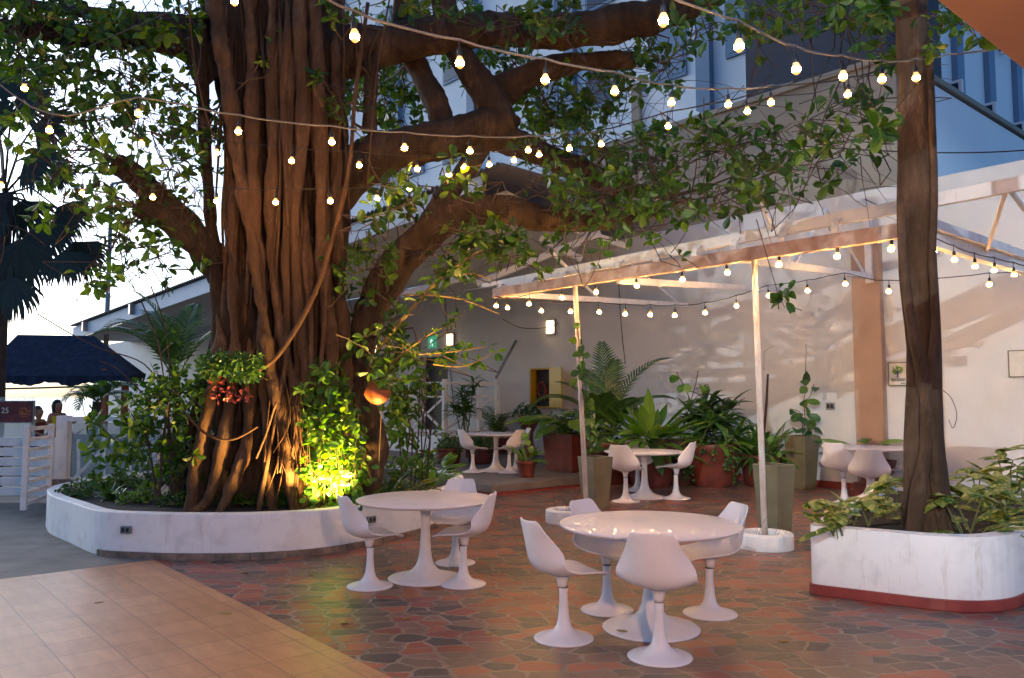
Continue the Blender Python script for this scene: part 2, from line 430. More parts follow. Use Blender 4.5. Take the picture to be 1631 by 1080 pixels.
def rosette(lv, p, axis, n, L):
    axis = axis.normalized(); o = axis.orthogonal().normalized(); b = axis.cross(o)
    a0 = random.uniform(0, 6.28)
    for k in range(n):
        a = a0 + k * 2.4 + random.uniform(-.3, .3)
        out = o * math.cos(a) + b * math.sin(a)
        d = (out + axis * random.uniform(.1, .9) + Vector((0, 0, -.25))).normalized()
        nr = axis + rv(.35)
        l = L * random.uniform(.65, 1.15)
        lv.add(p + d * .02, d, nr, l, l * random.uniform(.48, .62))
def sprig(lv, tw, tip, axis, L, length, n_tip=5, n_side=3, r=.004, wig=.12):
    axis = axis.normalized(); pts = []
    bend = rv(.5) + Vector((0, 0, -.2))
    for k in range(5):
        s = 1 - k / 4
        pts.append(tip - axis * (length * s) - bend * (length * s * s * .5) + rv(wig * length * .2))
    pts[-1] = tip
    tw.tube(pts, [r * 1.6, r * 1.4, r * 1.2, r, r * .8], 3, False)
    rosette(lv, tip, axis, n_tip, L)
    for k in range(n_side):
        i = random.choice((1, 2, 3)); q = pts[i].lerp(pts[i + 1], random.random())
        d = (sphere_dir() + axis * .6).normalized(); l = L * random.uniform(.6, 1.05)
        lv.add(q, d, Vector((0, 0, 1)) + rv(.8), l, l * random.uniform(.48, .6))
    return pts[0]
def blade(mb, base, az, el, L, Wd, droop, seg=6, petiole=0.0, fold=.2, pw=.06, tip=1.0, wave=0.0):
    """a curved leaf: leaves base at azimuth az and elevation el, bends down by droop along its length"""
    p = Vector(base); dv = Vector((math.cos(az), math.sin(az), 0)); side = Vector((-dv.y, dv.x, 0)); V = []; Fc = []
    tw = random.uniform(-.25, .25)
    for i in range(seg + 1):
        s = i / seg
        e = el - droop * s
        d = dv * math.cos(e) + Vector((0, 0, 1)) * math.sin(e)
        nrm = d.cross(side) * -1
        if i: p = p + d * (L / seg)
        if s < petiole: w = Wd * pw
        else:
            u = (s - petiole) / max(1e-6, 1 - petiole)
            w = Wd * max(.04, (math.sin(math.pi * min(1, u ** .75 * .97 + .03)) ** .8)) if tip else Wd
        sdir = (side + nrm * tw * s).normalized()
        wv = nrm * (wave * Wd * math.sin(i * 2.1))
        V += [p - sdir * w * .5 + nrm * (fold * w) + wv, p, p + sdir * w * .5 + nrm * (fold * w) - wv]
    for i in range(seg):
        a = i * 3
        Fc += [(a, a + 1, a + 4, a + 3), (a + 1, a + 2, a + 5, a + 4)]
    mb.add(V, Fc); return p
def frond(mb, base, az, el, L, droop, npair=22, ll=.32, lw=.03, sag=.5, twist=0):
    p = Vector(base); dv = Vector((math.cos(az), math.sin(az), 0)); side = Vector((-dv.y, dv.x, 0)); pts = [p.copy()]
    N = npair
    for i in range(1, N + 1):
        s = i / N; e = el - droop * s * s
        d = dv * math.cos(e) + Vector((0, 0, 1)) * math.sin(e); p = p + d * (L / N); pts.append(p.copy())
        if s < .18: continue
        l = ll * math.sin(math.pi * min(.97, .12 + .85 * s)) ** .6 * random.uniform(.9, 1.08)
        nrm = side.cross(d) * -1
        for sg in (-1, 1):
            q = (side * sg * 1.0 + d * (.55 + .8 * s) + nrm * .25).normalized()
            a2 = pts[-1]; mid = a2 + q * l * .5; q2 = (q + Vector((0, 0, -sag))).normalized(); end = mid + q2 * l * .5
            u = (d * .9 - q * .2).normalized() * lw
            mb.add([a2 - u * .4, a2 + u * .4, mid + u * .6, end, mid - u * .6], [(0, 1, 2, 4), (4, 2, 3)])
    mb.tube(pts, [.013 * (1 - .75 * k / N) * (L / 1.2) for k in range(N + 1)], 4, False)
def smoothpath(pts, sub=6):
    """Catmull-Rom over (Vector, r)"""
    out = []
    n = len(pts)
    for i in range(n - 1):
        p0, p1, p2, p3 = pts[max(i - 1, 0)], pts[i], pts[i + 1], pts[min(i + 2, n - 1)]
        for k in range(sub):
            t = k / sub
            def cr(a, b, c, d): return .5 * ((2 * b) + (c - a) * t + (2 * a - 5 * b + 4 * c - d) * t * t + (3 * b - a - 3 * c + d) * t ** 3)
            out.append((cr(p0[0], p1[0], p2[0], p3[0]), max(.003, cr(p0[1], p1[1], p2[1], p3[1]))))
    out.append(pts[-1]); return out
def limb_tube(mb, px, n=12, sub=6, rough=.10, dY=0):
    pts = [(D(x, y, Y + dY), pxm(w, Y + dY) / 2) for x, y, Y, w in px]
    sm = smoothpath(pts, sub)
    o = len(mb.v)
    mb.tube([p for p, r in sm], [r for p, r in sm], n, True)
    for i in range(o, len(mb.v)):
        v = Vector(mb.v[i]); c = sm[min((i - o) // n, len(sm) - 1)]
        k = noise.noise(v * 2.6) * rough * 1.7 + noise.noise(v * 7) * rough * .9 + noise.noise(v * 18) * rough * .6
        mb.v[i] = tuple(v + (v - c[0]) * k)
    return sm
def loft(mb, rows, nseg, ribs, base=.84, flare=None, seed=0):
    """rows: (centre, rx, ry, h) from bottom; ribs: (theta, width, amp, drift, phase)"""
    o = len(mb.v); V = []; Fc = []
    for (c, rx, ry, h) in rows:
        for k in range(nseg):
            th = 2 * math.pi * k / nseg
            best = 0
            for (t0, w, a, dr, ph) in ribs:
                t = t0 + dr * h + .10 * math.sin(h * 1.3 + ph)
                dd = (th - t + math.pi) % (2 * math.pi) - math.pi
                aa = a * (1 + (flare(h) if flare else 0)) * (.75 + .35 * math.sin(h * .9 + ph * 3))
                best = max(best, aa * math.exp(-(dd / w) ** 2))
            r = base + best
            p = Vector((math.cos(th) * rx * r, math.sin(th) * ry * r, 0))
            nn = noise.noise(Vector((p.x * 2.2, p.y * 2.2, h * 1.0 + seed))) * .07 + noise.noise(Vector((p.x * 7, p.y * 7, h * 2.5 + seed))) * .03 + noise.noise(Vector((p.x * 19, p.y * 19, h * 6 + seed))) * .016
            V.append(c + p * (1 + nn))
    for i in range(len(rows) - 1):
        for k in range(nseg):
            a, b = i * nseg + k, i * nseg + (k + 1) % nseg
            Fc.append((a, b, b + nseg, a + nseg))
    Fc.append(tuple((len(rows) - 1) * nseg + k for k in range(nseg)))
    mb.add(V, Fc)

# ================================================================== SETTING
kind(MB().sheet([(-900, -60), (900, -60), (900, 1500), (-900, 1500)], -.03).build('ground', 'ground'))
kind(MB().sheet([(-900, 55), (900, 55), (900, 1490), (-900, 1490)], -.02).build('sea', 'sea'))
pav = [W(-14, -4), W(-14, 13.85), W(10.6, 13.85), W(26, 13.85), W(26, 8), W(11, 3.0), W(9.3, -1.0), W(3, -4)]
kind(MB().sheet(pav, 0).build('paving', 'paving'))
# beige tiled floor, lower left
c0 = G(245, 893); dA = AV; dN = NV
tcn, tct = c0.dot(NV), c0.dot(AV)
tl = [W(tct, tcn), W(tct, tcn - 12), W(tct - 18, tcn - 12), W(tct - 18, tcn)]
kind(MB().sheet(tl, .008).build('tiled_floor', 'tiles'))
pth = [W(tct, tcn + .0), W(tct + 1.0, tcn + .9), W(tct + 16, tcn + .9), W(tct + 16, tcn - 14), W(tct, tcn - 14)]
kind(MB().sheet(pth, .004).build('path', 'concrete'))

# raised platform + landing
pf = thing('raised_platform', 'low concrete platform with a reddish edge in front of the far white wall', 'platform', W(10.4, 8.5))
MB().prism([W(10.4, 8.5), W(10.4, 13.86), W(30, 13.86), W(30, 8.5)], .05, .18).build('slab', 'platform', pf, bevel=.01)
MB().prism([W(10.415, 8.515), W(10.415, 13.86), W(30, 13.86), W(30, 8.515)], 0, .05).build('base_course', 'red', pf)
ld = thing('entrance_landing', 'raised white landing in front of the dark doorway', 'landing', W(16.5, 12))
MB().prism([W(16.5, 11.9), W(16.5, 13.86), W(24, 13.86), W(24, 11.9)], .18, .66).build('slab', 'white', ld, bevel=.01)

# main white building: wall, tan strip, roof
bd = thing('white_building', 'long white building with a deep overhanging roof behind the courtyard', 'building', W(10, 13.87))
tdoor = on_line_n(690, 13.87)
wl = MB()
d0, d1 = tdoor - .75, tdoor + .75
wl.prism([W(-6, 13.87), W(-6, 14.17), W(d0, 14.17), W(d0, 13.87)], 0, 5.3)
wl.prism([W(d1, 13.87), W(d1, 14.17), W(60, 14.17), W(60, 13.87)], 0, 5.05)
wl.prism([W(d0, 13.87), W(d0, 14.17), W(d1, 14.17), W(d1, 13.87)], 2.85, 5.05)
wl.build('wall', 'wall', bd)
MB().prism([W(d0, 14.12), W(d0, 14.2), W(d1, 14.2), W(d1, 14.12)], .66, 2.85).build('door', 'door', bd)
MB().prism([W(6.22, 13.72), W(6.22, 13.868), W(6.72, 13.868), W(6.72, 13.72)], .13, 4.6).build('tan_strip', 'tan', bd, bevel=.01)  # tan upright strip standing proud of the wall
MB().prism([W(-6, 13.85), W(-6, 13.869), W(10.35, 13.869), W(10.35, 13.85)], 0, .13).build('skirting', 'red', bd)
# roof
E1, E2 = D(118, 522, 27), D(806, 266, 13.9)
W1, W2 = W(52, 13.9, 5.0), W(12.3, 13.9, 5.12)
rf = MB(); NB = 12
SV = []; SF = []
for k in range(NB + 1):
    s = k / NB; e = E1.lerp(E2, s); w = W1.lerp(W2, s)
    SV += [e - Vector((0, 0, .42)), w]
for k in range(NB): SF.append((2 * k, 2 * k + 1, 2 * k + 3, 2 * k + 2))
MB().add(SV, SF).build('soffit', 'soffit', bd)
fa = MB(); fa.bar(E1 - Vector((0, 0, .20)), E1.lerp(E2, .97) - Vector((0, 0, .20)), .06, .40)
eo = (E1 + Vector((0, 0, -.3)))
fa.build('fascia', 'fascia', bd)
L = (E2 - E1).length; dE = (E2 - E1).normalized(); NW = int(L / .13)
CV = []; CF = []
for k in range(NW * 4 + 1):
    s = k / (NW * 4); z = .035 * math.sin(k * math.pi / 2) + .05
    e = E1.lerp(E2, s) - NV * .12; w = W1.lerp(W2, s)
    for zz in (z, z + .012): CV += [e + Vector((0, 0, zz)), w + Vector((0, 0, zz + 1.15))]
for k in range(NW * 4):
    a = 4 * k
    CF += [(a, a + 1, a + 5, a + 4), (a + 2, a + 6, a + 7, a + 3), (a, a + 4, a + 6, a + 2)]
MB().add(CV, CF).build('roof', 'corr', bd)
for s in (.06, .24, .5, .72):
    e = E1.lerp(E2, s)
    MB().box(e - NV * .09 + Vector((0, 0, -.14)), (.16, .16, .3), ANG_N).build('gutter_box', 'steel', bd)
for (a, b) in (((760, 452), (957, 372)), ((845, 345), (1000, 392)), ((862, 380), (925, 412)), ((640, 470), (745, 440))):
    MB().bar(D(*a, 15.6), D(*b, 15.2), .12, .12).build('roof_brace', 'soffit', bd)
# upper block (grey) + parapet with blue light + dark recess
ub = thing('upper_storey_block', 'blank grey upper block rising above the courtyard wall', 'building', W(8, 14))
MB().prism([W(5.9, 13.9), W(5.9, 14.35), W(13.2, 14.35), W(13.2, 13.9)], 5.3, 7.55).build('wall', 'greywall', ub)
MB().prism([W(5.9, 14.352), W(5.9, 30), W(6.2, 30), W(6.2, 14.352)], 5.2, 7.5).build('side_parapet', 'bluewhite', ub)
MB().prism([W(5.84, 13.84), W(5.84, 30), W(6.26, 30), W(6.26, 14.41), W(13.2, 14.41), W(13.2, 13.84)], 7.55, 7.66).build('coping', 'greywall', ub, bevel=.01)
MB().prism([W(6.3, 14.5), W(6.3, 17), W(9.25, 17), W(9.25, 14.5)], 7.66, 13).build('dark_recess', 'navy', ub)  # solid box in place of the recess, its darkness put in the colour
fin = MB(); fin.prism([W(12.0, 14.3), W(12.0, 14.6), W(12.25, 14.6), W(12.25, 14.3)], 7.66, 9.1)
fin.build('fin', 'greywall', ub)
sl = [W(12.0, 14.4, 7.66), W(9.9, 14.4, 7.66), W(12.0, 14.4, 8.9)]
MB().add(sl + [p + NV * .2 for p in sl], [(0, 1, 2), (5, 4, 3), (0, 3, 4, 1), (1, 4, 5, 2), (2, 5, 3, 0)]).build('stair_parapet', 'bluewhite', ub)
# hotel tower
tw = thing('hotel_tower', 'tall white tower with blue vertical fins rising behind the courtyard', 'building', W(12, 18))
TC, TN = 7.2, 18.0
MB().prism([W(TC, TN), W(TC, 48), W(34, 48), W(34, TN)], 0, 34).build('wall', 'bluewhite', tw)
k = 0
for n in [TN + .15 + 2.1 * i for i in range(12)]:
    MB().box(W(TC - .04, n, 17.5), (.42, .2, 35), ANG_N).build('fin', 'bluepil', tw)
for t in [TC + .3 + 5.2 * i for i in range(6)]:
    MB().box(W(t, TN - .06, 17.5), (.3, .45, 35), ANG_N).build('fin', 'bluepil', tw)
def win(c, sx, sy, sz):
    f = MB().box(c, (sx, sy, sz), ANG_N).build('window', 'bluewhite', tw)
    g = MB().box(c, (sx * 1.25 if sx < sy else sx - .14, sy - .14 if sx < sy else sy * 1.25, sz - .14), ANG_N).build('pane', 'winglass', f)
for fl in range(2, 6):
    for i in range(8):
        win(W(TC - .02, TN + 1.2 + 2.1 * i, 3.2 * fl + 1.8), .10, 1.0, 1.25)
    for i in range(9):
        win(W(TC + 1.6 + 2.6 * i, TN - .02, 3.2 * fl + 1.9), 1.2, .10, 1.5) if False else win(W(TC + 1.6 + 2.6 * i, TN - .02, 3.2 * fl + 1.9), .10, 1.3, 1.5) if False else None
        c = W(TC + 1.6 + 2.6 * i, TN - .02, 3.2 * fl + 1.9)
        f = MB().box(c, (.10, 1.3, 1.6), ANG_N).build('window', 'bluepil', tw)
        MB().box(c, (.13, 1.1, 1.4), ANG_N).build('pane', 'bluepil' if i % 3 else 'winglass', f)

# near canopy corner (top right)
cn = thing('entrance_canopy', 'warm brown canopy corner overhanging at the near right', 'canopy', (4, 1, 3.2))
ce0 = G(1490, 0, 3.2); ce1 = G(1631, 112, 3.2)
dn = (ce1 - ce0).normalized(); da = Vector((dn.y, -dn.x, 0))
q0, q1 = ce0 - dn * .9, ce1 + dn * .5
MB().prism([q0, q1, q1 + da * 1.1, q0 + da * 1.1], 3.2, 3.33).build('soffit', 'canopy', cn, bevel=.01)

# ================================================================== CURVED PLANTER (big)
def catmull_closed(P, sub=6):
    out = []; n = len(P)
    for i in range(n):
        p0, p1, p2, p3 = P[(i - 1) % n], P[i], P[(i + 1) % n], P[(i + 2) % n]
        for k in range(sub):
            t = k / sub
            out.append(tuple(.5 * ((2 * b) + (c - a) * t + (2 * a - 5 * b + 4 * c - d) * t * t + (3 * b - a - 3 * c + d) * t ** 3) for a, b, c, d in zip(p0, p1, p2, p3)))
    return out
def offset(poly, d):
    n = len(poly); out = []
    A = sum(poly[i][0] * poly[(i + 1) % n][1] - poly[(i + 1) % n][0] * poly[i][1] for i in range(n))
    sg = 1 if A > 0 else -1
    for i in range(n):
        a, b = poly[i - 1], poly[(i + 1) % n]
        tx, ty = b[0] - a[0], b[1] - a[1]; l = math.hypot(tx, ty) + 1e-9
        out.append((poly[i][0] - ty / l * d * sg, poly[i][1] + tx / l * d * sg))
    return out
gp = [G(75, 846), G(112, 866), G(158, 885), G(225, 890), G(300, 892), G(420, 890), G(530, 880), G(640, 858), G(700, 838)]
gp = [(p.x, p.y) for p in gp] + [(-.70, 11.4), (-.95, 13), (-2.0, 14.2), (-3.6, 14.6), (-5.1, 13.9), (-6.0, 12.4), (-6.2, 11)]
out_big = catmull_closed(gp, 6)
PZ = .46
pl = thing('curved_planter', 'large curved white planter wall around the old fig tree', 'planter', (-3.2, 8.1, 0))
MB().ringwall(out_big, offset(out_big, .14), .0, PZ).build('wall', 'white', pl, bevel=.012)
MB().sheet(offset(out_big, .13), PZ - .07).build('soil', 'soil', pl)
sk = [p for p in out_big[11:62]]
ko = offset(out_big, -.02); SV = []; SF = []
idx = list(range(12, 56))
kb = MB()
for a, b in zip(idx[:-1], idx[1:]):
    p, q = Vector((*ko[a], .035)), Vector((*ko[b], .035))
    kb.bar(p.lerp(q, .01), q.lerp(p, .015), .02, .07)
kb.build('skirting', 'brownkerb', pl)
for px, py in ((208, 834), (592, 819)):
    # plate on outer wall face
    best = min(range(len(out_big)), key=lambda i: abs((D(px, py, out_big[i][1]).x) - out_big[i][0]) + (0 if out_big[i][1] < 10 else 50))
    p = Vector((*ko[best], .29)); a = Vector((*out_big[best - 1], .29)); b = Vector((*out_big[(best + 1) % len(out_big)], .29))
    ang = math.atan2(b.y - a.y, b.x - a.x)
    s = MB().box(p, (.115, .035, .075), ang).build('socket_plate', 'steel', pl, bevel=.004)
    dd = Vector((math.cos(ang), math.sin(ang), 0)); nn = Vector((dd.y, -dd.x, 0))
    mb = MB()
    for k in (-.025, .025): mb.box(p + dd * k + nn * .016, (.03, .012, .04), ang)
    mb.build('socket', 'black', s)

# ================================================================== RIGHT PLANTER
def rounded(poly, r, n=8):
    out = []; m = len(poly)
    for i in range(m):
        p = Vector(poly[i][:2]); a = (Vector(poly[i - 1][:2]) - p).normalized(); b = (Vector(poly[(i + 1) % m][:2]) - p).normalized()
        rr = r[i] if hasattr(r, '__len__') else r
        s, e = p + a * rr, p + b * rr
        for k in range(n + 1):
            t = k / n; out.append(tuple(s * (1 - t) ** 2 + p * 2 * t * (1 - t) + e * t * t))
    return out
RP = [G(1290, 946), G(1588, 984), (6.6, 8.75), (4.55, 10.0)]
rp = rounded(RP, [.10, .55, .5, .2], 10)
RZ = .565
pr = thing('rounded_planter', 'white rounded planter with a red tile base at the right', 'planter', (3.6, 6.6, 0))
MB().ringwall(rp, offset(rp, .15), .0, RZ).build('wall', 'white', pr, bevel=.015)
MB().ringwall(offset(rp, -.022), offset(rp, -.002), 0, .088).build('skirting', 'red', pr, bevel=.006)
MB().sheet(offset(rp, .14), RZ - .05).build('soil', 'soil', pr)

# ================================================================== CHAIRS, TABLES
def make_chair():
    t = thing('tulip_chair', 'x', 'chair')
    # profile: (y forward, z, half width, edge lift/wrap)
    prof = [(.245, .425, .13, .004), (.243, .436, .165, .006), (.232, .446, .192, .008), (.20, .455, .212, .012), (.15, .456, .226, .018), (.08, .450, .238, .028), (0, .443, .247, .042), (-.08, .442, .253, .06),
            (-.145, .452, .255, .085), (-.195, .478, .252, .11), (-.228, .52, .244, .13), (-.247, .57, .230, .135), (-.260, .62, .210, .125), (-.270, .67, .186, .10), (-.279, .72, .168, .072),
            (-.287, .765, .154, .05), (-.292, .795, .144, .04), (-.294, .812, .130, .034), (-.295, .820, .108, .03)]
    nu = 17; V = []; Fc = []
    for i, (y, z, w, c) in enumerate(prof):
        a, b = prof[max(i - 1, 0)], prof[min(i + 1, len(prof) - 1)]
        ty, tz = b[0] - a[0], b[1] - a[1]; l = math.hypot(ty, tz); ny, nz = tz / l, -ty / l      # normal pointing to the sitter
        for k in range(nu):
            u = -1 + 2 * k / (nu - 1); uu = math.sin(u * math.pi / 2 * .96) / math.sin(math.pi / 2 * .96)
            lift = c * abs(uu) ** 2.2
            V.append((uu * w, y + ny * lift, z + nz * lift))
    for i in range(len(prof) - 1):
        for k in range(nu - 1):
            a = i * nu + k; Fc.append((a, a + 1, a + nu + 1, a + nu))
    s = MB().add(V, Fc).build('seat_shell', 'gel', t, True, local=True)
    so = s.modifiers.new('thick', 'SOLIDIFY'); so.thickness = .011; so.offset = 0
    sb = s.modifiers.new('sub', 'SUBSURF'); sb.levels = 1; sb.render_levels = 1
    p = MB(); p.lathe([(.0, .0), (.203, 0), (.206, .006), (.200, .012), (.165, .020), (.115, .034), (.078, .055), (.054, .085), (.041, .13), (.034, .19), (.030, .25), (.029, .30), (.031, .345)], 40)
    p.build('pedestal', 'gel', t, True, local=True)
    MB().lathe([(.0325, .344), (.0325, .351)], 24).build('swivel_ring', 'black', t, local=True)
    MB().lathe([(.031, .350), (.034, .375), (.040, .40), (.054, .425), (.085, .4405), (.10, .437)], 32, (0, -.01, 0)).build('seat_hub', 'gel', t, True, local=True)
    return t
def make_table():
    t = thing('tulip_table', 'x', 'table')
    MB().lathe([(0, .708), (.60, .708), (.628, .716), (.648, .729), (.650, .735), (.648, .739), (.642, .741), (0, .741)], 72).build('table_top', 'gel', t, True, local=True)
    MB().lathe([(0, 0), (.343, 0), (.348, .007), (.338, .014), (.28, .024), (.20, .044), (.135, .075), (.09, .12), (.066, .18), (.052, .27), (.045, .38), (.043, .48), (.046, .58), (.056, .66), (.08, .70), (.11, .7075), (0, .7078)], 48).build('pedestal', 'gel', t, True, local=True)
    return t
chair0, table0 = make_chair(), make_table(); used = [False, False]
def place(proto, i, p, rz, s, label, group):
    o = proto if not used[i] else copy_tree(proto); used[i] = True
    o.location = (p[0], p[1], p[2]); o.rotation_euler = (0, 0, rz); o.scale = (s, s, s); o['label'] = label; o['group'] = group
    return o
def face(p, q): return math.atan2(q[1] - p[1], q[0] - p[0]) - math.pi / 2     # local +y towards q
GC, GT = 'white tulip chairs around the courtyard tables', 'round white tulip tables'
def dining(tp, ts, tlab, chairs, z=0):
    T = G(*tp, z); o = place(table0, 1, T, random.uniform(0, 6), ts, tlab, GT)
    for (px, py, s, off, lab) in chairs:
        P = G(px, py, z)
        place(chair0, 0, P, face(P, T) + R(off), s, lab, GC)
dining((1037, 1001), 1.0, 'round white pedestal table nearest the camera, ringed by four chairs', [
    (898, 1017, 1.0, 4, 'white tulip chair in profile at the left of the nearest table'),
    (1051, 1047, 1.0, -14, 'white tulip chair with its back to the camera, in front of the nearest table'),
    (967, 972, 1.0, 16, 'white tulip chair behind the nearest table on its left, seat under the table top'),
    (1131, 978, 1.0, -22, 'white tulip chair behind the nearest table on its right, seat under the table top')])
dining((677, 921), .97, 'round white pedestal table beside the curved planter wall', [
    (589, 934, .98, -3, 'white tulip chair in profile against the curved planter wall'),
    (738, 931, .98, 25, 'white tulip chair seen from behind at the near right of the table by the planter'),
    (725, 897, .98, 10, 'white tulip chair at the far side of the table beside the curved planter')])
dining((1027, 792), 1.02, 'small round white table in front of the potted plants', [
    (997, 799, 1.1, 8, 'white tulip chair left of the table in front of the potted plants'),
    (1077, 794, 1.12, -12, 'white tulip chair right of the table before the big red pot'),
    (1016, 781, 1.12, 0, 'white tulip chair behind the table in front of the potted plants')])
dining((1388, 797), 1.14, 'round white table by the far wall, partly behind the twisted trunk', [
    (1345, 803, 1.16, 5, 'white tulip chair at the left of the table behind the twisted trunk'),
    (1387, 815, 1.12, 0, 'white tulip chair seen from behind in front of the table by the twisted trunk'),
    (1450, 797, 1.1, 0, 'white tulip chair mostly hidden behind the twisted brown trunk')])
dining((790, 750), 1.0, 'round white table on the raised platform by the railing', [
    (753, 752, 1.02, 0, 'white tulip chair at the left of the table on the raised platform'),
    (811, 753, 1.02, 20, 'white tulip chair at the front of the table on the raised platform'),
    (822, 748, 1.02, -20, 'white tulip chair side-on at the right end of the platform table')], .18)

# ================================================================== PERGOLA
PN = 7.92
def BT(px): return on_line_n(px, PN)
tL, tR = BT(788), BT(1446)
pg = thing('pergola', 'open pergola of a worn pink beam and white steel in front of the wall', 'pergola', W(3, PN))
zb = lambda t: 3.27
MB().bar(W(tL, PN, 3.27), W(tR, PN, 3.27), .10, .15).build('front_beam', 'redbeam', pg, bevel=.006)
RLz = lambda t: 3.60 - .018 * t
MB().bar(W(tL, PN + .12, RLz(tL)), W(BT(1690), PN + .12, RLz(BT(1690))), .06, .13).build('top_rail', 'white', pg, bevel=.005)
MB().bar(W(tL + 1, PN + .55, RLz(tL) + .12), W(BT(1690), PN + .55, RLz(BT(1690)) + .12), .05, .06).build('rear_rail', 'white', pg)
for px in (792, 845, 895, 938, 985, 1047, 1108, 1172, 1250, 1336):
    t = BT(px); zt = RLz(t)
    pts = [W(t, PN, 3.33), W(t, PN, zt - .12), W(t, PN + .015, zt - .06), W(t, PN + .06, zt - .02), W(t, PN + .14, zt)]
    b = MB()
    for a, c in zip(pts[:-1], pts[1:]): b.bar(a, c, .075, .022, AV.cross(c - a).normalized())
    b.build('bracket', 'white', pg)
for px, y0 in ((917, 815), (1205, 870)):
    t = BT(px); base = W(t, PN, 0)
    if px > 1000: top = W(t, PN, 3.2); base = W(t - .06, PN, 0)
    else: top = W(t + .0, PN, 3.2); base = W(t - .22, PN - .02, 0)
    MB().tube([base, base.lerp(top, .45), top], [.034, .033, .033], 14).build('post', 'polew', pg, True)
corner = W(tR, PN, 3.27)
MB().bar(corner - Vector((0, 0, .0)), W(tR, 13.86, 3.27), .09, .16).build('side_beam', 'white', pg, bevel=.005)
MB().bar(W(tR - .05, PN + .1, 3.27 + .13), W(tR - .05, 13.86, 3.27 + .13), .10, .10).build('side_rail', 'white', pg)
# ties to the wall with struts
def tie(px0, py0, px1, py1):
    a = ON(px0, py0, PN); b = ON(px1, py1, 13.68)
    MB().bar(a, b, .06, .09).build('tie_beam', 'white', pg)
    return a, b
a, b = tie(1166, 410, 1386, 440)
MB().bar(b - Vector((0, 0, .12)), b + Vector((0, 0, 1.2)), .12, .12, NV).build('wall_post', 'white', pg)
for k, (s0, s1) in enumerate(((.35, .1), (.35, .6), (.95, .6))):
    p = a.lerp(b, s0); q = a.lerp(b, s1) + Vector((0, 0, .95))
    MB().bar(p, q, .035, .035).build('strut', 'white', pg)
a, b = tie(800, 468, 1094, 486)
for s0, s1 in ((.45, .2), (.95, .6)):
    MB().bar(a.lerp(b, s0), a.lerp(b, s1) + Vector((0, 0, .8)), .035, .035).build('strut', 'white', pg)
a, b = tie(985, 447, 1240, 461)
nn1 = on_line_t(1578, tR)
rt = BT(1610)
MB().bar(W(rt, PN + .12, RLz(rt)), W(tR, nn1, 3.3), .035, .035).build('strut', 'white', pg)
MB().bar(W(rt, PN + .12, RLz(rt)), D(1640, 345, 8.4), .035, .035).build('strut', 'white', pg)
# concrete ring kerbs at the posts
for px, py, lab in ((908, 833, 'low white concrete ring just before the foot of the left pergola post'), (1211, 872, 'low white concrete ring at the foot of the right pergola post')):
    c = W(BT(1205) - .06, PN, 0) if px > 1000 else G(905, 831)
    rk = thing('ring_kerb', lab, 'kerb', c, 'white rings at the pergola posts')
    MB().lathe([(.30, 0), (.30, .15), (.285, .165), (.20, .165), (.185, .15), (.185, .03)], 40, c, False).build('ring', 'white', rk, True, bevel=.004)
    MB().lathe([(.0, .05), (.186, .05)], 24, c, False).build('soil', 'soil', rk)
    tb = MB()
    for k in range(9):
        a = random.uniform(0, 6.28); p = c + Vector((math.cos(a) * .1, math.sin(a) * .1, .05)); q = p + Vector((random.uniform(-.25, .25), random.uniform(-.25, .25), random.uniform(.1, .45)))
        tb.tube([p, p.lerp(q, .5) + rv(.05), q], [.003, .002, .0015], 3)
    tb.build('dry_twigs', 'twig', rk)

# ================================================================== BANYAN
YT = 10.3
Lft = [(-260, 250), (-100, 290), (0, 325), (100, 348), (200, 358), (300, 370), (400, 360), (500, 343), (560, 330), (600, 315), (700, 290), (760, 280), (815, 272), (850, 268)]
Rgt = [(-260, 600), (-100, 560), (0, 548), (100, 540), (200, 545), (300, 550), (400, 552), (500, 553), (560, 556), (600, 558), (700, 566), (760, 575), (815, 588), (850, 592)]
def interp(tab, y):
    for (a, va), (b, vb) in zip(tab[:-1], tab[1:]):
        if a <= y <= b: return va + (vb - va) * (y - a) / (b - a)
    return tab[-1][1] if y > tab[-1][0] else tab[0][1]
bt = thing('fig_tree', 'huge old fig tree with fused aerial roots in the curved planter', 'tree', (-3.1, YT, .4))
rows = []
ys = [850 - 7 * i for i in range(158)]
for y in ys:
    l, r = interp(Lft, y), interp(Rgt, y); c = D((l + r) / 2, y, YT); rx = pxm(r - l, YT) / 2
    rows.append((c, rx * 1.04, rx * .88, c.z))
random.seed(11)
ribs = []
for i in range(25):
    ribs.append((i * 2 * math.pi / 25 + random.uniform(-.12, .12), random.uniform(.06, .16), random.uniform(.08, .27), random.uniform(-.05, .05), random.uniform(0, 6)))
tb = MB(); loft(tb, rows, 280, ribs, .80, lambda h: max(0, 1.5 - h) * .5)
tb.build('trunk', 'bark', bt, True)
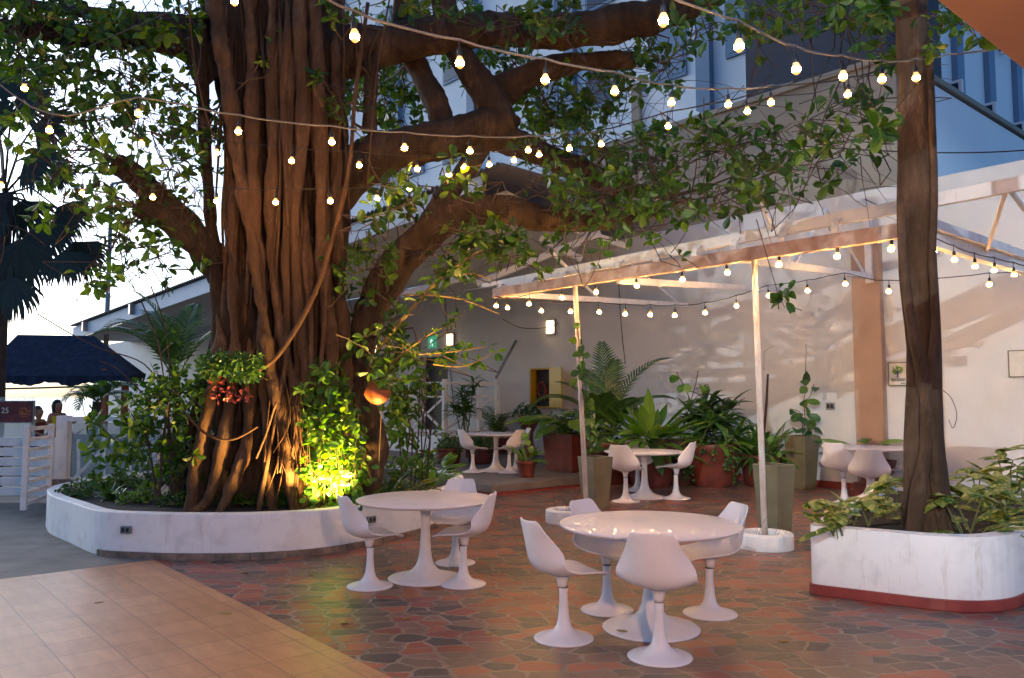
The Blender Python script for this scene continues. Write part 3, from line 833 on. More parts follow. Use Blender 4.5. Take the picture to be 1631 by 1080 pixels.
limbs = {
 'upper_left': [(350, 120, 10.3, 100), (310, 80, 10.1, 58), (250, 62, 9.9, 48), (150, 58, 9.7, 44), (60, 50, 9.5, 36), (-80, 35, 9.3, 25)],
 'upper_left_b': [(330, 50, 10.3, 50), (220, 30, 10.2, 28), (110, 17, 10.0, 22), (-40, -5, 9.9, 16)],
 'stub': [(362, 440, 10.2, 70), (310, 380, 9.9, 58), (255, 318, 9.8, 50), (208, 275, 9.7, 44), (186, 262, 9.7, 38)],
 'stub_b': [(310, 390, 9.85, 44), (262, 350, 9.6, 40), (218, 328, 9.5, 36)],
 'left_root': [(312, 40, 10.0, 40), (322, 130, 9.95, 26), (328, 250, 9.95, 21), (336, 350, 9.95, 22), (347, 470, 9.9, 28), (352, 580, 9.9, 34)],
 'mid': [(520, 300, 10.3, 110), (600, 252, 10.2, 84), (690, 226, 10.1, 74), (765, 206, 10.1, 76), (815, 190, 10.1, 56)],
 'mid_b': [(780, 212, 10.1, 64), (840, 234, 10.3, 50), (900, 262, 10.5, 48), (960, 286, 10.7, 40), (1010, 302, 10.9, 30), (1060, 308, 11, 18)],
 'low': [(588, 815, 9.9, 44), (592, 760, 9.9, 42), (598, 700, 9.9, 44), (578, 640, 9.9, 44), (574, 580, 9.9, 46), (592, 495, 9.9, 58), (628, 430, 9.9, 66), (685, 370, 9.9, 64), (740, 340, 10, 60), (800, 334, 10, 56), (870, 348, 10.1, 48), (940, 352, 10.2, 40), (1000, 346, 10.3, 30), (1060, 330, 10.4, 18)],
 'link': [(650, 405, 9.9, 44), (695, 335, 10, 38), (735, 280, 10.1, 38), (775, 222, 10.1, 44)],
 'rise': [(805, 205, 10.1, 64), (772, 150, 10.2, 60), (742, 100, 10.2, 52), (715, 40, 10.2, 50), (700, -60, 10.2, 50)],
 'rise_b': [(716, 232, 10.2, 50), (698, 172, 10.3, 46), (668, 112, 10.5, 42), (642, 65, 10.4, 44), (648, -10, 10.3, 44)],
 'top': [(500, 90, 10.3, 110), (600, 76, 10.2, 80), (700, 54, 10.1, 70), (800, 48, 10, 64), (900, 50, 9.9, 66), (1000, 36, 9.8, 66), (1080, 18, 9.7, 54), (1150, -10, 9.6, 36)],
 'cut': [(790, 150, 10.4, 60), (850, 118, 10.3, 46), (930, 98, 10.2, 36), (1008, 97, 10.2, 30)],
 'hang': [(594, 60, 10.05, 28), (591, 130, 10.05, 25), (588, 210, 10.05, 28)],
 'upper_right': [(700, -60, 10.2, 50), (860, -90, 10, 60), (1050, -70, 9.5, 50), (1250, -60, 9, 36), (1400, -30, 8.6, 22)],
}
limb_pts = []
for nm, px in limbs.items():
    mb = MB(); sm = limb_tube(mb, [(x, y, Y, w_ * .86) for x, y, Y, w_ in px], 26, 14, .13); limb_pts += [p for p, r in sm[2::2]]
    mb.build('limb', 'bark', bt, True)
# aerial roots on the trunk face
rts = [
 [(335, -20, 9.5, 40), (360, 120, 9.42, 38), (380, 240, 9.4, 34), (398, 340, 9.38, 32), (412, 460, 9.3, 30), (432, 570, 9.2, 28), (452, 680, 9.1, 30), (470, 815, 9.05, 26)],
 [(395, -20, 9.5, 34), (400, 150, 9.46, 30), (405, 330, 9.42, 30), (412, 440, 9.36, 26), (420, 560, 9.28, 22), (428, 680, 9.2, 22), (436, 815, 9.1, 20)],
 [(432, -20, 9.5, 30), (440, 200, 9.46, 28), (436, 380, 9.45, 26), (446, 520, 9.36, 24), (470, 620, 9.22, 22), (478, 700, 9.15, 24), (484, 815, 9.1, 22)],
 [(470, -20, 9.5, 34), (478, 180, 9.45, 30), (468, 360, 9.42, 26), (478, 520, 9.4, 26), (488, 640, 9.36, 26), (492, 815, 9.3, 24)],
 [(505, -20, 9.55, 32), (512, 160, 9.52, 28), (508, 330, 9.5, 26), (516, 470, 9.5, 28), (525, 600, 9.5, 28), (528, 815, 9.45, 28)],
 [(535, 100, 9.8, 26), (532, 280, 9.8, 24), (540, 430, 9.75, 26), (548, 600, 9.7, 26), (552, 815, 9.6, 28)],
 [(372, 330, 9.55, 26), (366, 450, 9.5, 24), (372, 560, 9.4, 24), (356, 690, 9.2, 26), (330, 790, 9.0, 28), (300, 818, 8.9, 22)],
 [(455, 560, 9.25, 14), (440, 640, 9.1, 12), (425, 720, 9.0, 11), (412, 815, 8.95, 10)],
 [(470, 640, 9.2, 12), (478, 720, 9.1, 11), (462, 815, 9.0, 10)],
 [(350, 560, 9.4, 30), (330, 650, 9.25, 30), (316, 740, 9.1, 30), (302, 815, 9.0, 30)],
 [(395, 600, 9.3, 26), (392, 700, 9.2, 26), (372, 770, 9.05, 26), (345, 818, 8.9, 22)],
 [(486, 420, 9.4, 14), (492, 520, 9.36, 12), (500, 620, 9.3, 12), (506, 815, 9.2, 12)],
 [(520, 420, 9.4, 10), (516, 520, 9.36, 9), (512, 640, 9.3, 9), (516, 815, 9.2, 10)],
]
for px in rts:
    f_ = .72; px = [(x, y, Y, w * f_) for x, y, Y, w in px]
    if px[0][1] > 50: px = [(px[0][0] - 3, px[0][1] - 60, px[0][2] + .25, 4)] + px
    mb = MB(); limb_tube(mb, [(x + random.uniform(-5, 5), y, Y, w) for x, y, Y, w in px], 16, 16, .3); mb.build('aerial_root', 'root', bt, True)
mb = MB()
for px in ([(586, 5, 9.2, 7), (566, 150, 9.1, 7), (556, 270, 9.1, 7), (532, 370, 9.1, 8), (500, 470, 9.05, 9), (446, 562, 8.95, 9), (412, 590, 8.9, 6)],
           [(622, -10, 9.0, 3), (600, 120, 9.0, 3), (585, 300, 9.0, 3)], [(300, 0, 9, 3), (305, 60, 9, 3), (312, 110, 9, 3), (322, 160, 9, 3), (340, 220, 9, 3)],
           [(440, 640, 8.9, 4), (424, 690, 8.9, 4), (408, 730, 8.9, 4)], [(296, 660, 8.7, 4), (330, 692, 8.7, 4), (370, 700, 8.7, 4), (410, 680, 8.7, 3)]):
    limb_tube(mb, px, 6, 5, .1)
for k in range(46):
    x = random.uniform(350, 548); y0 = random.uniform(-60, 420); y1 = y0 + random.uniform(160, 420); Y = 9.38 + abs(x - 450) * .004
    x2 = x + random.uniform(-25, 25)
    wd = random.choice((4, 5, 7, 10, 13)); limb_tube(mb, [(x, y0, Y + .15, wd * .3), ((x * 3 + x2) / 4, (y0 * 3 + y1) / 4, Y, wd), ((x + x2) / 2 + random.uniform(-8, 8), (y0 + y1) / 2, Y, wd), (x2, y1, Y - .03, wd * .4)], 6, 5, .2)
for k in range(16):
    x = random.uniform(430, 520); y0 = random.uniform(600, 700)
    limb_tube(mb, [(x, y0, 9.1, 3), (x + random.uniform(-14, 14), y0 + 60, 9.0, 2), (x + random.uniform(-30, 30), y0 + 110, 8.95, 2)], 4, 4, .1)
mb.build('hanging_root_strands', 'root', bt, True)

# crown
random.seed(23)
lv = Leaves(); twg = MB()
def cloud(px, py, rx, ry, Y, dY, n, L=.15, up=.3, side=3, tipn=5, link=2, lmin=.35, lmax=.8):
    c = D(px, py, Y)
    for k in range(link):
        near = min(limb_pts, key=lambda q: (q - c).length + random.uniform(0, 1.2))
        if (near - c).length < 5:
            m = near.lerp(c, .5) + rv(.25)
            twg.tube([near, near.lerp(m, .5) + rv(.08), m, m.lerp(c, .5) + rv(.1), c + rv(.15)], [.018, .014, .011, .008, .005], 4, False)
    for k in range(n):
        a = random.uniform(0, 6.28); r = math.sqrt(random.random())
        tip = D(px + rx * r * math.cos(a), py + ry * r * math.sin(a), Y + random.uniform(-dY, dY))
        ax = (tip - c) * .8 + sphere_dir() * .8 + Vector((0, 0, up))
        b = sprig(lv, twg, tip, ax, L, random.uniform(lmin, lmax), random.randint(tipn - 2, tipn + 1), side)
        if random.random() < .55:
            m = b.lerp(c, .5) + rv(min(.2, lmax * .2))
            twg.tube([c, m, b], [.008, .007, .006], 3, False)
CL = [
 # upper left, dense
 (40, 25, 70, 40, 9.2, .9, 34, .15), (120, 40, 80, 45, 9.4, .9, 36, .15), (220, 45, 70, 40, 9.6, .9, 26, .15), (300, 25, 40, 30, 9.8, .6, 10, .15),
 (30, 90, 60, 40, 9.0, .9, 24, .15), (110, 105, 60, 35, 9.2, .9, 22, .15), (190, 115, 60, 40, 9.4, .9, 20, .15), (265, 130, 45, 45, 9.6, .6, 14, .15),
 (60, 160, 70, 40, 9.0, .8, 16, .15), (150, 190, 70, 50, 9.2, .8, 26, .15), (240, 210, 55, 55, 9.4, .7, 26, .15), (225, 175, 40, 40, 9.2, .6, 16, .16),
 (300, 200, 25, 60, 9.8, .5, 18, .14), (345, 210, 18, 80, 9.9, .4, 16, .14), (110, 250, 60, 50, 9.0, .8, 20, .15), (180, 300, 60, 50, 9.2, .8, 24, .15),
 (275, 270, 45, 50, 9.6, .6, 20, .14), (100, 320, 60, 45, 8.8, .7, 16, .15), (190, 370, 55, 50, 9.2, .7, 20, .15), (250, 410, 50, 45, 9.4, .6, 14, .15),
 (160, 420, 40, 40, 9.0, .6, 10, .15), (300, 430, 35, 45, 9.4, .5, 9, .14), (300, 320, 30, 50, 9.7, .5, 12, .14), (40, 215, 50, 60, 8.6, .6, 10, .16),
 # openings right of the trunk (behind)
 (560, 140, 30, 45, 12.5, 1, 22, .16), (610, 150, 40, 50, 12.5, 1, 30, .16), (650, 110, 40, 50, 13, 1, 24, .16), (640, 190, 40, 25, 12.5, 1, 14, .16),
 (700, 70, 50, 60, 13, 1, 18, .16), (570, 40, 60, 40, 12, 1, 12, .16), (760, 60, 40, 60, 12.5, 1, 20, .16),
 # top middle, right
 (560, 15, 60, 25, 8.6, .6, 8, .14), (700, 15, 70, 25, 8.8, .7, 12, .14), (820, 100, 50, 60, 11.5, 1, 34, .15), (870, 170, 60, 45, 11.5, 1, 42, .15), (820, 30, 60, 40, 9, .8, 18, .14),
 (940, 150, 55, 50, 11.5, 1, 30, .15), (900, 20, 70, 30, 8.8, .7, 14, .14), (1000, 80, 60, 50, 10.5, .8, 22, .15), (1060, 110, 60, 60, 10, .8, 14, .15),
 (1110, 50, 50, 50, 9.4, .8, 18, .15), (1220, 20, 70, 40, 8, .8, 26, .15), (1330, 20, 70, 40, 7.8, .8, 26, .15), (1400, 70, 40, 50, 7.6, .6, 12, .15),
 # mid right sprays
 (880, 230, 70, 40, 10.4, 1, 40, .14), (960, 240, 70, 45, 10.2, 1, 50, .14), (1040, 250, 70, 55, 9.8, 1, 52, .14), (960, 310, 80, 45, 9.8, 1, 56, .14), (880, 300, 60, 40, 9.9, .9, 30, .14),
 (1060, 320, 70, 40, 9.4, .9, 44, .14), (1130, 240, 65, 55, 9.0, .9, 40, .14), (1150, 310, 65, 40, 9.0, .9, 36, .14), (1210, 220, 60, 60, 8.6, .9, 34, .14), (1230, 290, 50, 40, 8.6, .8, 26, .14),
 (1290, 190, 50, 55, 8.2, .8, 22, .15), (1300, 260, 45, 40, 8.2, .8, 18, .15), (1370, 160, 40, 50, 7.8, .6, 14, .15), (1390, 215, 25, 30, 7.6, .5, 7, .17),
 (940, 370, 70, 30, 9.6, .8, 16, .14), (1030, 370, 50, 25, 9.4, .8, 10, .14),
 # hanging sprays below the lower limb
 (650, 300, 45, 45, 9.2, .8, 13, .15), (620, 340, 40, 40, 9.0, .6, 10, .16), (720, 280, 50, 40, 9.2, .6, 10, .15), (740, 390, 50, 35, 9.0, .6, 20, .15), (800, 380, 50, 35, 9.2, .7, 22, .15),
 (860, 400, 50, 40, 9.4, .7, 12, .15), (690, 430, 40, 30, 9.0, .5, 8, .15), (590, 430, 50, 45, 9.4, .4, 22, .13), (560, 400, 30, 25, 9.3, .4, 8, .13), (640, 500, 50, 40, 9.2, .5, 9, .14), (620, 560, 60, 50, 9.4, .5, 26, .14), (690, 560, 50, 40, 9.4, .5, 8, .14),
 (500, 125, 25, 20, 9.3, .2, 6, .12), (420, 105, 12, 10, 9.2, .2, 2, .12), (530, 180, 30, 25, 9.4, .3, 6, .12),
]
for c in CL:
    c = list(c); far = c[4] > 11.2
    c[6] = int(c[6] * (.85 if far else (.42 if c[0] > 830 and c[1] > 120 else ((.85 if c[1] < 125 else .52) if c[0] < 360 else .60)))); c[7] *= 1.0 if c[0] < 360 else 1.06
    cloud(*c)
for c in ((1238, 466, 18, 14, 7.4, .1, 2, .12), (1250, 490, 10, 12, 7.4, .1, 2, .145)): cloud(*c, .1, 1, 4, 0, .15, .3)
twg.tube([D(1205, 350, 8), D(1222, 410, 7.5), D(1240, 470, 7.4), D(1250, 490, 7.4)], [.006, .005, .004, .003], 4, False)
# long drooping bare twigs
for k in range(90):
    x, y = random.uniform(850, 1380), random.uniform(120, 330); Y = 11 - (x - 850) * .006 + random.uniform(-.6, .6)
    a = random.uniform(-.9, .9) + (0 if random.random() < .6 else 1.4); l = random.uniform(60, 170)
    pts = [D(x, y, Y)]
    for s in (.33, .66, 1): pts.append(D(x + l * s * math.cos(a) + random.uniform(-8, 8), y + l * s * math.sin(a) * .6 + l * .18 * s * s + random.uniform(-8, 8), Y + random.uniform(-.3, .3)))
    sm = smoothpath([(p, .006 - .0012 * i) for i, p in enumerate(pts)], 3)
    twg.tube([p for p, r in sm], [r for p, r in sm], 3, False)
for k in range(90):
    x, y = random.uniform(20, 340), random.uniform(60, 400); Y = random.uniform(8.8, 9.8); a = random.uniform(0, 6.28); l = random.uniform(50, 150)
    pts = [D(x + l * s * math.cos(a) + random.uniform(-8, 8), y + l * s * math.sin(a) + l * .3 * s * s, Y + random.uniform(-.2, .2)) for s in (0, .33, .66, 1)]
    sm = smoothpath([(p, .005 - .001 * i) for i, p in enumerate(pts)], 3)
    twg.tube([p for p, r in sm], [r for p, r in sm], 3, False)
cr = lv.into(MB()).build('crown', 'leaf', bt)
twg.build('twigs', 'twig', bt)
# long young yellowish shoots in front of the wall
ysh = MB(); ylv = Leaves()
for px in ([(600, 560, 9.3, 6), (640, 510, 9.2, 7), (690, 455, 9.0, 7), (740, 415, 8.9, 6), (770, 398, 8.8, 4)], [(640, 470, 9.1, 3), (690, 470, 9, 4), (740, 478, 8.9, 3), (795, 500, 8.8, 2)],
           [(620, 580, 9.3, 4), (680, 535, 9.1, 3), (720, 515, 9.0, 2), (742, 495, 9, 1.5)], [(660, 565, 9.2, 3), (720, 560, 9.1, 2.5), (775, 552, 9, 1.5)], [(690, 580, 9.2, 3), (740, 583, 9.1, 2.5), (790, 560, 9, 1.5)],
           [(700, 440, 9, 4), (750, 436, 8.9, 3), (785, 445, 8.8, 2)]):
    sm = limb_tube(ysh, px, 5, 5, .05)
    for k in range(5):
        p, r = random.choice(sm[4:]); rosette(ylv, p, sphere_dir() + Vector((0, 0, .5)), random.randint(1, 3), .12)
ysh.build('young_shoots', 'yellowtwig', bt, True)
ylv.into(MB()).build('young_leaves', 'vine', bt)

# ================================================================== RIGHT TREE
rtree = thing('twisted_tree', 'slim tree with a twisted fluted brown trunk in the rounded planter', 'tree', (3.7, 6.95, .45))
YR = 6.95
RL = [(-160, 1416), (0, 1420), (100, 1424), (200, 1428), (300, 1429), (400, 1433), (470, 1438), (550, 1447), (620, 1446), (700, 1441), (780, 1440), (830, 1440), (885, 1436)]
RR = [(-160, 1476), (0, 1480), (100, 1486), (200, 1493), (300, 1495), (400, 1497), (470, 1501), (550, 1504), (620, 1503), (700, 1504), (780, 1512), (830, 1520), (885, 1526)]
rows = []
for i in range(60):
    y = 885 - 17.5 * i; l, r = interp(RL, y), interp(RR, y); c = D((l + r) / 2, y, YR); rx = pxm(r - l, YR) / 2
    rows.append((c, rx * 1.06, rx * .95, c.z))
random.seed(5)
ribs = [(i * 2 * math.pi / 6 + random.uniform(-.2, .2), random.uniform(.3, .5), random.uniform(.2, .36), random.choice((-.16, .12, .22)), random.uniform(0, 6)) for i in range(6)]
mb = MB(); loft(mb, rows, 72, ribs, .74, lambda h: max(0, 1.1 - h) * .25, 4.2); mb.build('trunk', 'bark2', rtree, True)
for px in ([(1480, 60, 6.5, 10), (1484, 180, 6.48, 12), (1488, 300, 6.48, 12), (1484, 420, 6.46, 12), (1490, 520, 6.46, 14), (1478, 620, 6.46, 12), (1488, 720, 6.44, 16), (1494, 800, 6.46, 18), (1510, 875, 6.46, 20)],
           [(1440, 420, 6.5, 14), (1452, 520, 6.46, 16), (1470, 600, 6.46, 18), (1476, 700, 6.45, 20), (1462, 790, 6.42, 24), (1452, 880, 6.4, 26)],
           [(1436, 330, 6.55, 12), (1438, 420, 6.5, 12), (1448, 480, 6.5, 12)]):
    mb = MB(); limb_tube(mb, [(x, y, Y_ + .3, w_) for x, y, Y_, w_ in px], 10, 6, .12); mb.build('fused_stem', 'bark2', rtree, True)
lv2 = Leaves(); tw2 = MB(); limb_pts_save = limb_pts; 
def cloud2(px, py, rx, ry, Y, dY, n, L, tipn=5):
    c = D(px, py, Y)
    for k in range(n):
        a = random.uniform(0, 6.28); r = math.sqrt(random.random())
        tip = D(px + rx * r * math.cos(a), py + ry * r * math.sin(a), Y + random.uniform(-dY, dY))
        sprig(lv2, tw2, tip, (tip - c) + sphere_dir() * .4, L, random.uniform(.15, .4), tipn, 2, .003)
tw2.tube([D(1484, 25, 6.5), D(1520, 30, 6.1), D(1545, 48, 5.8), D(1560, 65, 5.6)], [.008, .006, .005, .003], 4, False)
tw2.tube([D(1428, 190, 6.6), D(1410, 200, 6.4), D(1398, 215, 6.3)], [.006, .005, .004], 4, False)
for c in ((1520, 35, 16, 14, 6.0, .2, 3, .12), (1556, 66, 16, 12, 5.6, .2, 2, .13), (1490, 70, 8, 10, 6.2, .1, 2, .12), (1395, 205, 16, 16, 6.2, .2, 3, .17), (1410, 25, 20, 20, 6.4, .3, 4, .14), (1500, 20, 10, 12, 6.2, .1, 2, .11)): cloud2(*c)
lv2.into(MB()).build('crown', 'leaf', rtree); tw2.build('twigs', 'twig', rtree)
# thin wire-like aerial root
mb = MB()
sm = smoothpath([(D(1502, 622, 6.6), .004), (D(1515, 634, 6.6), .003), (D(1524, 660, 6.6), .002), (D(1518, 682, 6.6), .002), (D(1511, 668, 6.6), .002)], 5)
mb.tube([p for p, r in sm], [r for p, r in sm], 4); mb.build('aerial_root', 'twig', rtree)

# ================================================================== STRING LIGHTS
GS = 'strings of warm bulbs over the courtyard'
def bulb_mesh():
    b = MB().lathe([(.002, -.078), (.012, -.076), (.021, -.066), (.0265, -.050), (.0275, -.038), (.024, -.020), (.017, -.006), (.0135, .002)], 14)
    h = MB().lathe([(.0145, -.004), (.0165, .0), (.0165, .035), (.012, .045), (.006, .05), (.0045, .075)], 10)
    return b, h
def string(label, bulbs, ends, cable='black', r=.006, drop=.115, glow='bulb'):
    """bulbs: (px,py,Y) of the glow centre; ends: extra cable points (index, px, py, Y) in order -1 = before, 99 = after"""
    P = [D(x, y, Y) for x, y, Y in bulbs]
    cabl = [p + Vector((0, 0, drop + .035)) for p in P]
    pre = [D(*e[1:]) for e in ends if e[0] < 0]; post = [D(*e[1:]) for e in ends if e[0] > 0]
    t = thing('string_lights', label, 'string lights', pre[0] if pre else cabl[0], GS)
    sm = smoothpath([(p, r) for p in pre + cabl + post], 5)
    for i in range(0, len(sm)):
        if i % 5: sm[i] = (sm[i][0] - Vector((0, 0, .012)), r)
    MB().tube([p for p, _ in sm], r, 6).build('cable', cable, t, True)
    for p, c in zip(P, cabl):
        top = p + Vector((0, 0, .04)); b, h = bulb_mesh()
        tilt = Matrix.Rotation(random.uniform(-.1, .1), 3, 'X') @ Matrix.Rotation(random.uniform(-.1, .1), 3, 'Y')
        for m in (b, h): m.v = [tuple(top + tilt @ Vector(v)) for v in m.v]
        h.tube([top + tilt @ Vector((0, 0, .07)), c], [.0045, .0045], 6)
        H = h.build('lamp_holder', 'black', t, True); b.build('bulb', glow, H, True)
string('thick roped light string crossing at the top from the trunk to the upper right', [(564, 57, 4.5), (732, 100, 4.9), (869, 127, 5.4), (979, 145, 5.9), (1070, 163, 6.4), (1160, 166, 7.0)], [(-1, 470, -40, 4.3), (1, 1228, 136, 7.3), (1, 1262, 130, 7.4)], 'rope', .008)
string('roped light string running along the very top right to the brown trunk', [(1057, 32, 4.2), (1177, 73, 4.4), (1268, 110, 4.9), (1343, 121, 5.4), (1405, 126, 5.9), (1459, 123, 6.15)], [(-1, 980, -40, 4.1), (1, 1510, 86, 6.2), (1, 1600, 74, 6.0)], 'rope', .007)
string('long grey light string sweeping across the middle of the great trunk', [(79, 207, 7.0), (220, 181, 7.0), (380, 209, 7.0), (528, 226, 7.1), (644, 235, 7.3), (748, 240, 7.6), (841, 239, 8.0)], [(-1, -60, 84, 6.8), (1, 905, 209, 8.2)], 'rope', .007)
string('dark light string rising through the leaves toward the right', [(819, 255, 8.6), (859, 246, 8.5), (907, 236, 8.4), (957, 229, 8.2), (1064, 201, 7.8), (1190, 177, 7.3), (1228, 163, 7.2), (1351, 150, 6.8)], [(-1, 780, 240, 8.7), (1, 1432, 98, 6.7)], 'black', .007)
string('thin dark light string hanging before the trunk at mid height', [(225, 228, 8.4), (345, 243, 8.4), (465, 256, 8.3), (572, 263, 8.3), (664, 269, 8.5), (740, 266, 8.7), (779, 262, 8.9)], [(-1, 60, 165, 8.4), (1, 830, 240, 9)], 'black', .004)
string('lowest thin light string hanging across the trunk and left leaves', [(2, 295, 8.6), (131, 307, 8.6), (243, 314, 8.6), (345, 320, 8.6), (439, 322, 8.5), (526, 320, 8.5), (601, 316, 8.7), (651, 300, 8.9), (715, 278, 9.2)], [(-1, -70, 270, 8.6), (1, 775, 250, 9.4)], 'black', .004)
string('short light string in the upper left leaves', [(38, 140, 7.6), (373, 2, 6.2)], [(-1, -60, 150, 7.8), (1, 470, -50, 6)], 'black', .004)
def YB(px): return W(BT(px), PN).y
string('light string clipped under the pink pergola beam', [(x, y, YB(x) - .02) for x, y in ((808, 490), (843, 484), (895, 474), (949, 465), (1014, 455), (1087, 445), (1158, 434), (1241, 421), (1334, 408), (1420, 396))], [(-1, 788, 470, YB(788) - .06), (1, 1444, 372, YB(1444) - .06)], 'black', .006, glow='bulb_strong')
bk = [(790, 487), (862, 495), (909, 496), (954, 497), (996, 500), (1036, 501), (1075, 502), (1123, 498), (1173, 487), (1224, 471), (1286, 463), (1346, 452), (1416, 464), (1576, 453)]
string('long sagging light string behind the pergola posts', [(x, y, 12.3 - (x - 790) * .0026) for x, y in bk], [(-1, 786, 468, 12.36), (1, 1628, 430, 10.1)], 'black', .006, glow='bulb_strong')
def YS(px): return OT(px, 400, tR).y
string('short light string under the white side beam right of the trunk', [(x, y, YS(x) - .05) for x, y in ((1488, 400), (1520, 413), (1553, 424), (1584, 430), (1615, 437))], [(-1, 1470, 380, YS(1470) - .05), (1, 1660, 428, YS(1660) - .05)], 'black', .006)
# spare cables
for lab, pts, r in (('thin black cable strung across the blue parapet wall', [(1200, 228, 12.8), (1420, 241, 11.8), (1560, 243, 11), (1680, 236, 10.5)], .01),
                    ('thin cable looping from the wall to the pergola end', [(600, 455, 20), (660, 462, 18), (720, 464, 16), (788, 456, 12.6)], .008),
                    ('thin black wire looped on the wall below the light fitting', [(800, 508, 18), (830, 522, 18.5), (868, 522, 19), (890, 515, 19)], .008)):
    sm = smoothpath([(D(*p), r) for p in pts], 6)
    tag(MB().tube([p for p, _ in sm], r, 5).build('cable', 'black'), lab, 'cable')

# ================================================================== WALL FITTINGS
def wallp(px, py, off=0): 
    p = ON(px, py, 13.87 - off); return p
for px, py, lab in ((720, 541, 'lit wall lamp on the white wall above the doorway railing'), (880, 521, 'lit wall lamp on the white wall behind the left pergola post'), (599, 556, 'lit wall lamp partly hidden by the leaning stem and vines')):
    p = wallp(px, py, .0)
    s = thing('wall_lamp', lab, 'wall lamp', p, 'lit wall lamps on the courtyard wall')
    MB().box(p - NV * .03, (.06, .30, .40), ANG_N).build('housing', 'steel', s, bevel=.008)
    MB().box(p - NV * .075 + AV * .02, (.05, .20, .30), ANG_N).build('glow_panel', 'sconce', s)
p = wallp(689, 545); es = thing('exit_sign', 'small green exit sign with a running figure above the doorway', 'sign', p)
MB().box(p - NV * .02, (.04, .42, .36), ANG_N).build('plate', 'exitg', es)
fg = MB(); q = p - NV * .045
def pp(u, v): return q - AV * u + Vector((0, 0, v))
fg.tube([pp(.02, .10), pp(.02, .101)], [.03, .03], 8); fg.bar(pp(.01, .08), pp(-.02, -.02), .012, .04, NV); fg.bar(pp(-.02, -.02), pp(.06, -.07), .012, .03, NV); fg.bar(pp(.06, -.07), pp(.06, -.13), .012, .03, NV)
fg.bar(pp(-.02, -.02), pp(-.08, -.10), .012, .03, NV); fg.bar(pp(.01, .06), pp(.08, .02), .012, .025, NV); fg.bar(pp(0, .06), pp(-.07, .03), .012, .025, NV)
fg.build('figure', 'exitw', es)
# yellow cabinet with its door open
p = wallp(870, 618)
hb = thing('hose_cabinet', 'yellow wall cabinet with its door standing open', 'cabinet', p)
MB().box(p - NV * .012, (.024, .72, 1.0), ANG_N).build('back_panel', 'darkwood', hb)
fr = MB()
for dt in (-.36, .36): fr.box(p - NV * .11 + AV * dt, (.22, .04, 1.0), ANG_N)
for dz in (-.48, .48): fr.box(p - NV * .11 + Vector((0, 0, dz)), (.22, .68, .04), ANG_N)
fr.build('case', 'yellow', hb)
hinge = p - NV * .225 - AV * .37
dd = (-AV * .75 - NV * .28).normalized()
MB().bar(hinge, hinge + dd * .74, .03, .98).build('door', 'yellow', hb)
mb = MB()
for k in range(4):
    pts = [p - NV * .1 + AV * (.13 * math.cos(a * .5)) + Vector((0, 0, -.1 + .2 * math.sin(a * .5) + k * .02)) - NV * .02 * k for a in range(13)]
    mb.tube(pts, .018, 6)
mb.build('coiled_hose', 'red', hb, True)
# framed notices
def sheetframe(px0, py0, px1, py1, name, lab, n=13.87):
    a, b = ON(px0, py0, n), ON(px1, py1, n); c = (a + b) / 2; wd = abs((b - a).dot(AV)); ht = abs(a.z - b.z)
    s = thing(name, lab, 'notice', c)
    MB().box(c - NV * .015, (.03, wd, ht), ANG_N).build('board', 'paper', s)
    f = MB()
    for dt in (-1, 1): f.box(c - NV * .017 + AV * dt * (wd / 2 + .008), (.034, .016, ht + .03), ANG_N)
    for dz in (-1, 1): f.box(c - NV * .017 + Vector((0, 0, dz * (ht / 2 + .008))), (.034, wd - .002, .016), ANG_N)
    f.build('frame', 'olive', s)
    return s, c, wd, ht
s, c, wd, ht = sheetframe(1417, 579, 1446, 613, 'wall_notice', 'white notice with a green tree emblem on the wall beside the twisted trunk')
q = c - NV * .034
def pp(u, v): return q - AV * u * wd + Vector((0, 0, v * ht))
mb = MB()
for k in range(46):
    a = random.uniform(0, 6.28); r = random.random() ** .5; u, v = .32 * r * math.cos(a), .17 + .20 * r * math.sin(a)
    mb.box(pp(u, v), (.004, .03, .024), ANG_N + 0)
mb.build('emblem_crown', 'signgreen', s)
mb = MB(); mb.bar(pp(0, -.13), pp(0, .1), .006, .045, NV); mb.bar(pp(0, .05), pp(-.22, .25), .006, .014, NV); mb.bar(pp(0, .05), pp(.22, .25), .006, .014, NV); mb.bar(pp(0, .08), pp(.02, .32), .006, .014, NV); mb.bar(pp(-.1, -.14), pp(.1, -.14), .006, .02, NV)
mb.build('emblem_trunk', 'signblue', s)
mb = MB()
for v, u0, u1 in ((-.22, -.42, .42), (-.265, -.42, .42), (-.31, -.36, .38), (-.43, .15, .4)):
    u = u0
    while u < u1:
        w2 = random.uniform(.03, .09); mb.bar(pp(u, v), pp(min(u + w2, u1), v), .004, .012, Vector((0, 0, 1))); u += w2 + .025
mb.build('small_print', 'ink', s)
s, c, wd, ht = sheetframe(1608, 560, 1650, 599, 'framed_notice', 'pale framed notice at the right edge of the wall')
for px, py, lab in ((823, 655, 'small grey wall socket below the yellow cabinet'), (1323, 647, 'small grey wall socket right of the olive planter with the climber')):
    p = wallp(px, py)
    s = thing('wall_socket', lab, 'wall socket', p, 'grey wall sockets on the courtyard wall')
    MB().box(p - NV * .012, (.024, .16, .13), ANG_N).build('plate', 'steel', s, bevel=.004)
    mb = MB()
    for dt in (-.035, .035): mb.box(p - NV * .024 + AV * dt, (.012, .05, .07), ANG_N)
    mb.build('outlet', 'black', s)
tag(MB().tube([wallp(790, 602, 1.0), wallp(822, 543, .05)], .035, 8).build('leaning_pole', 'steel', None, True), 'thin grey pole leaning against the wall beside the white railing', 'pole')
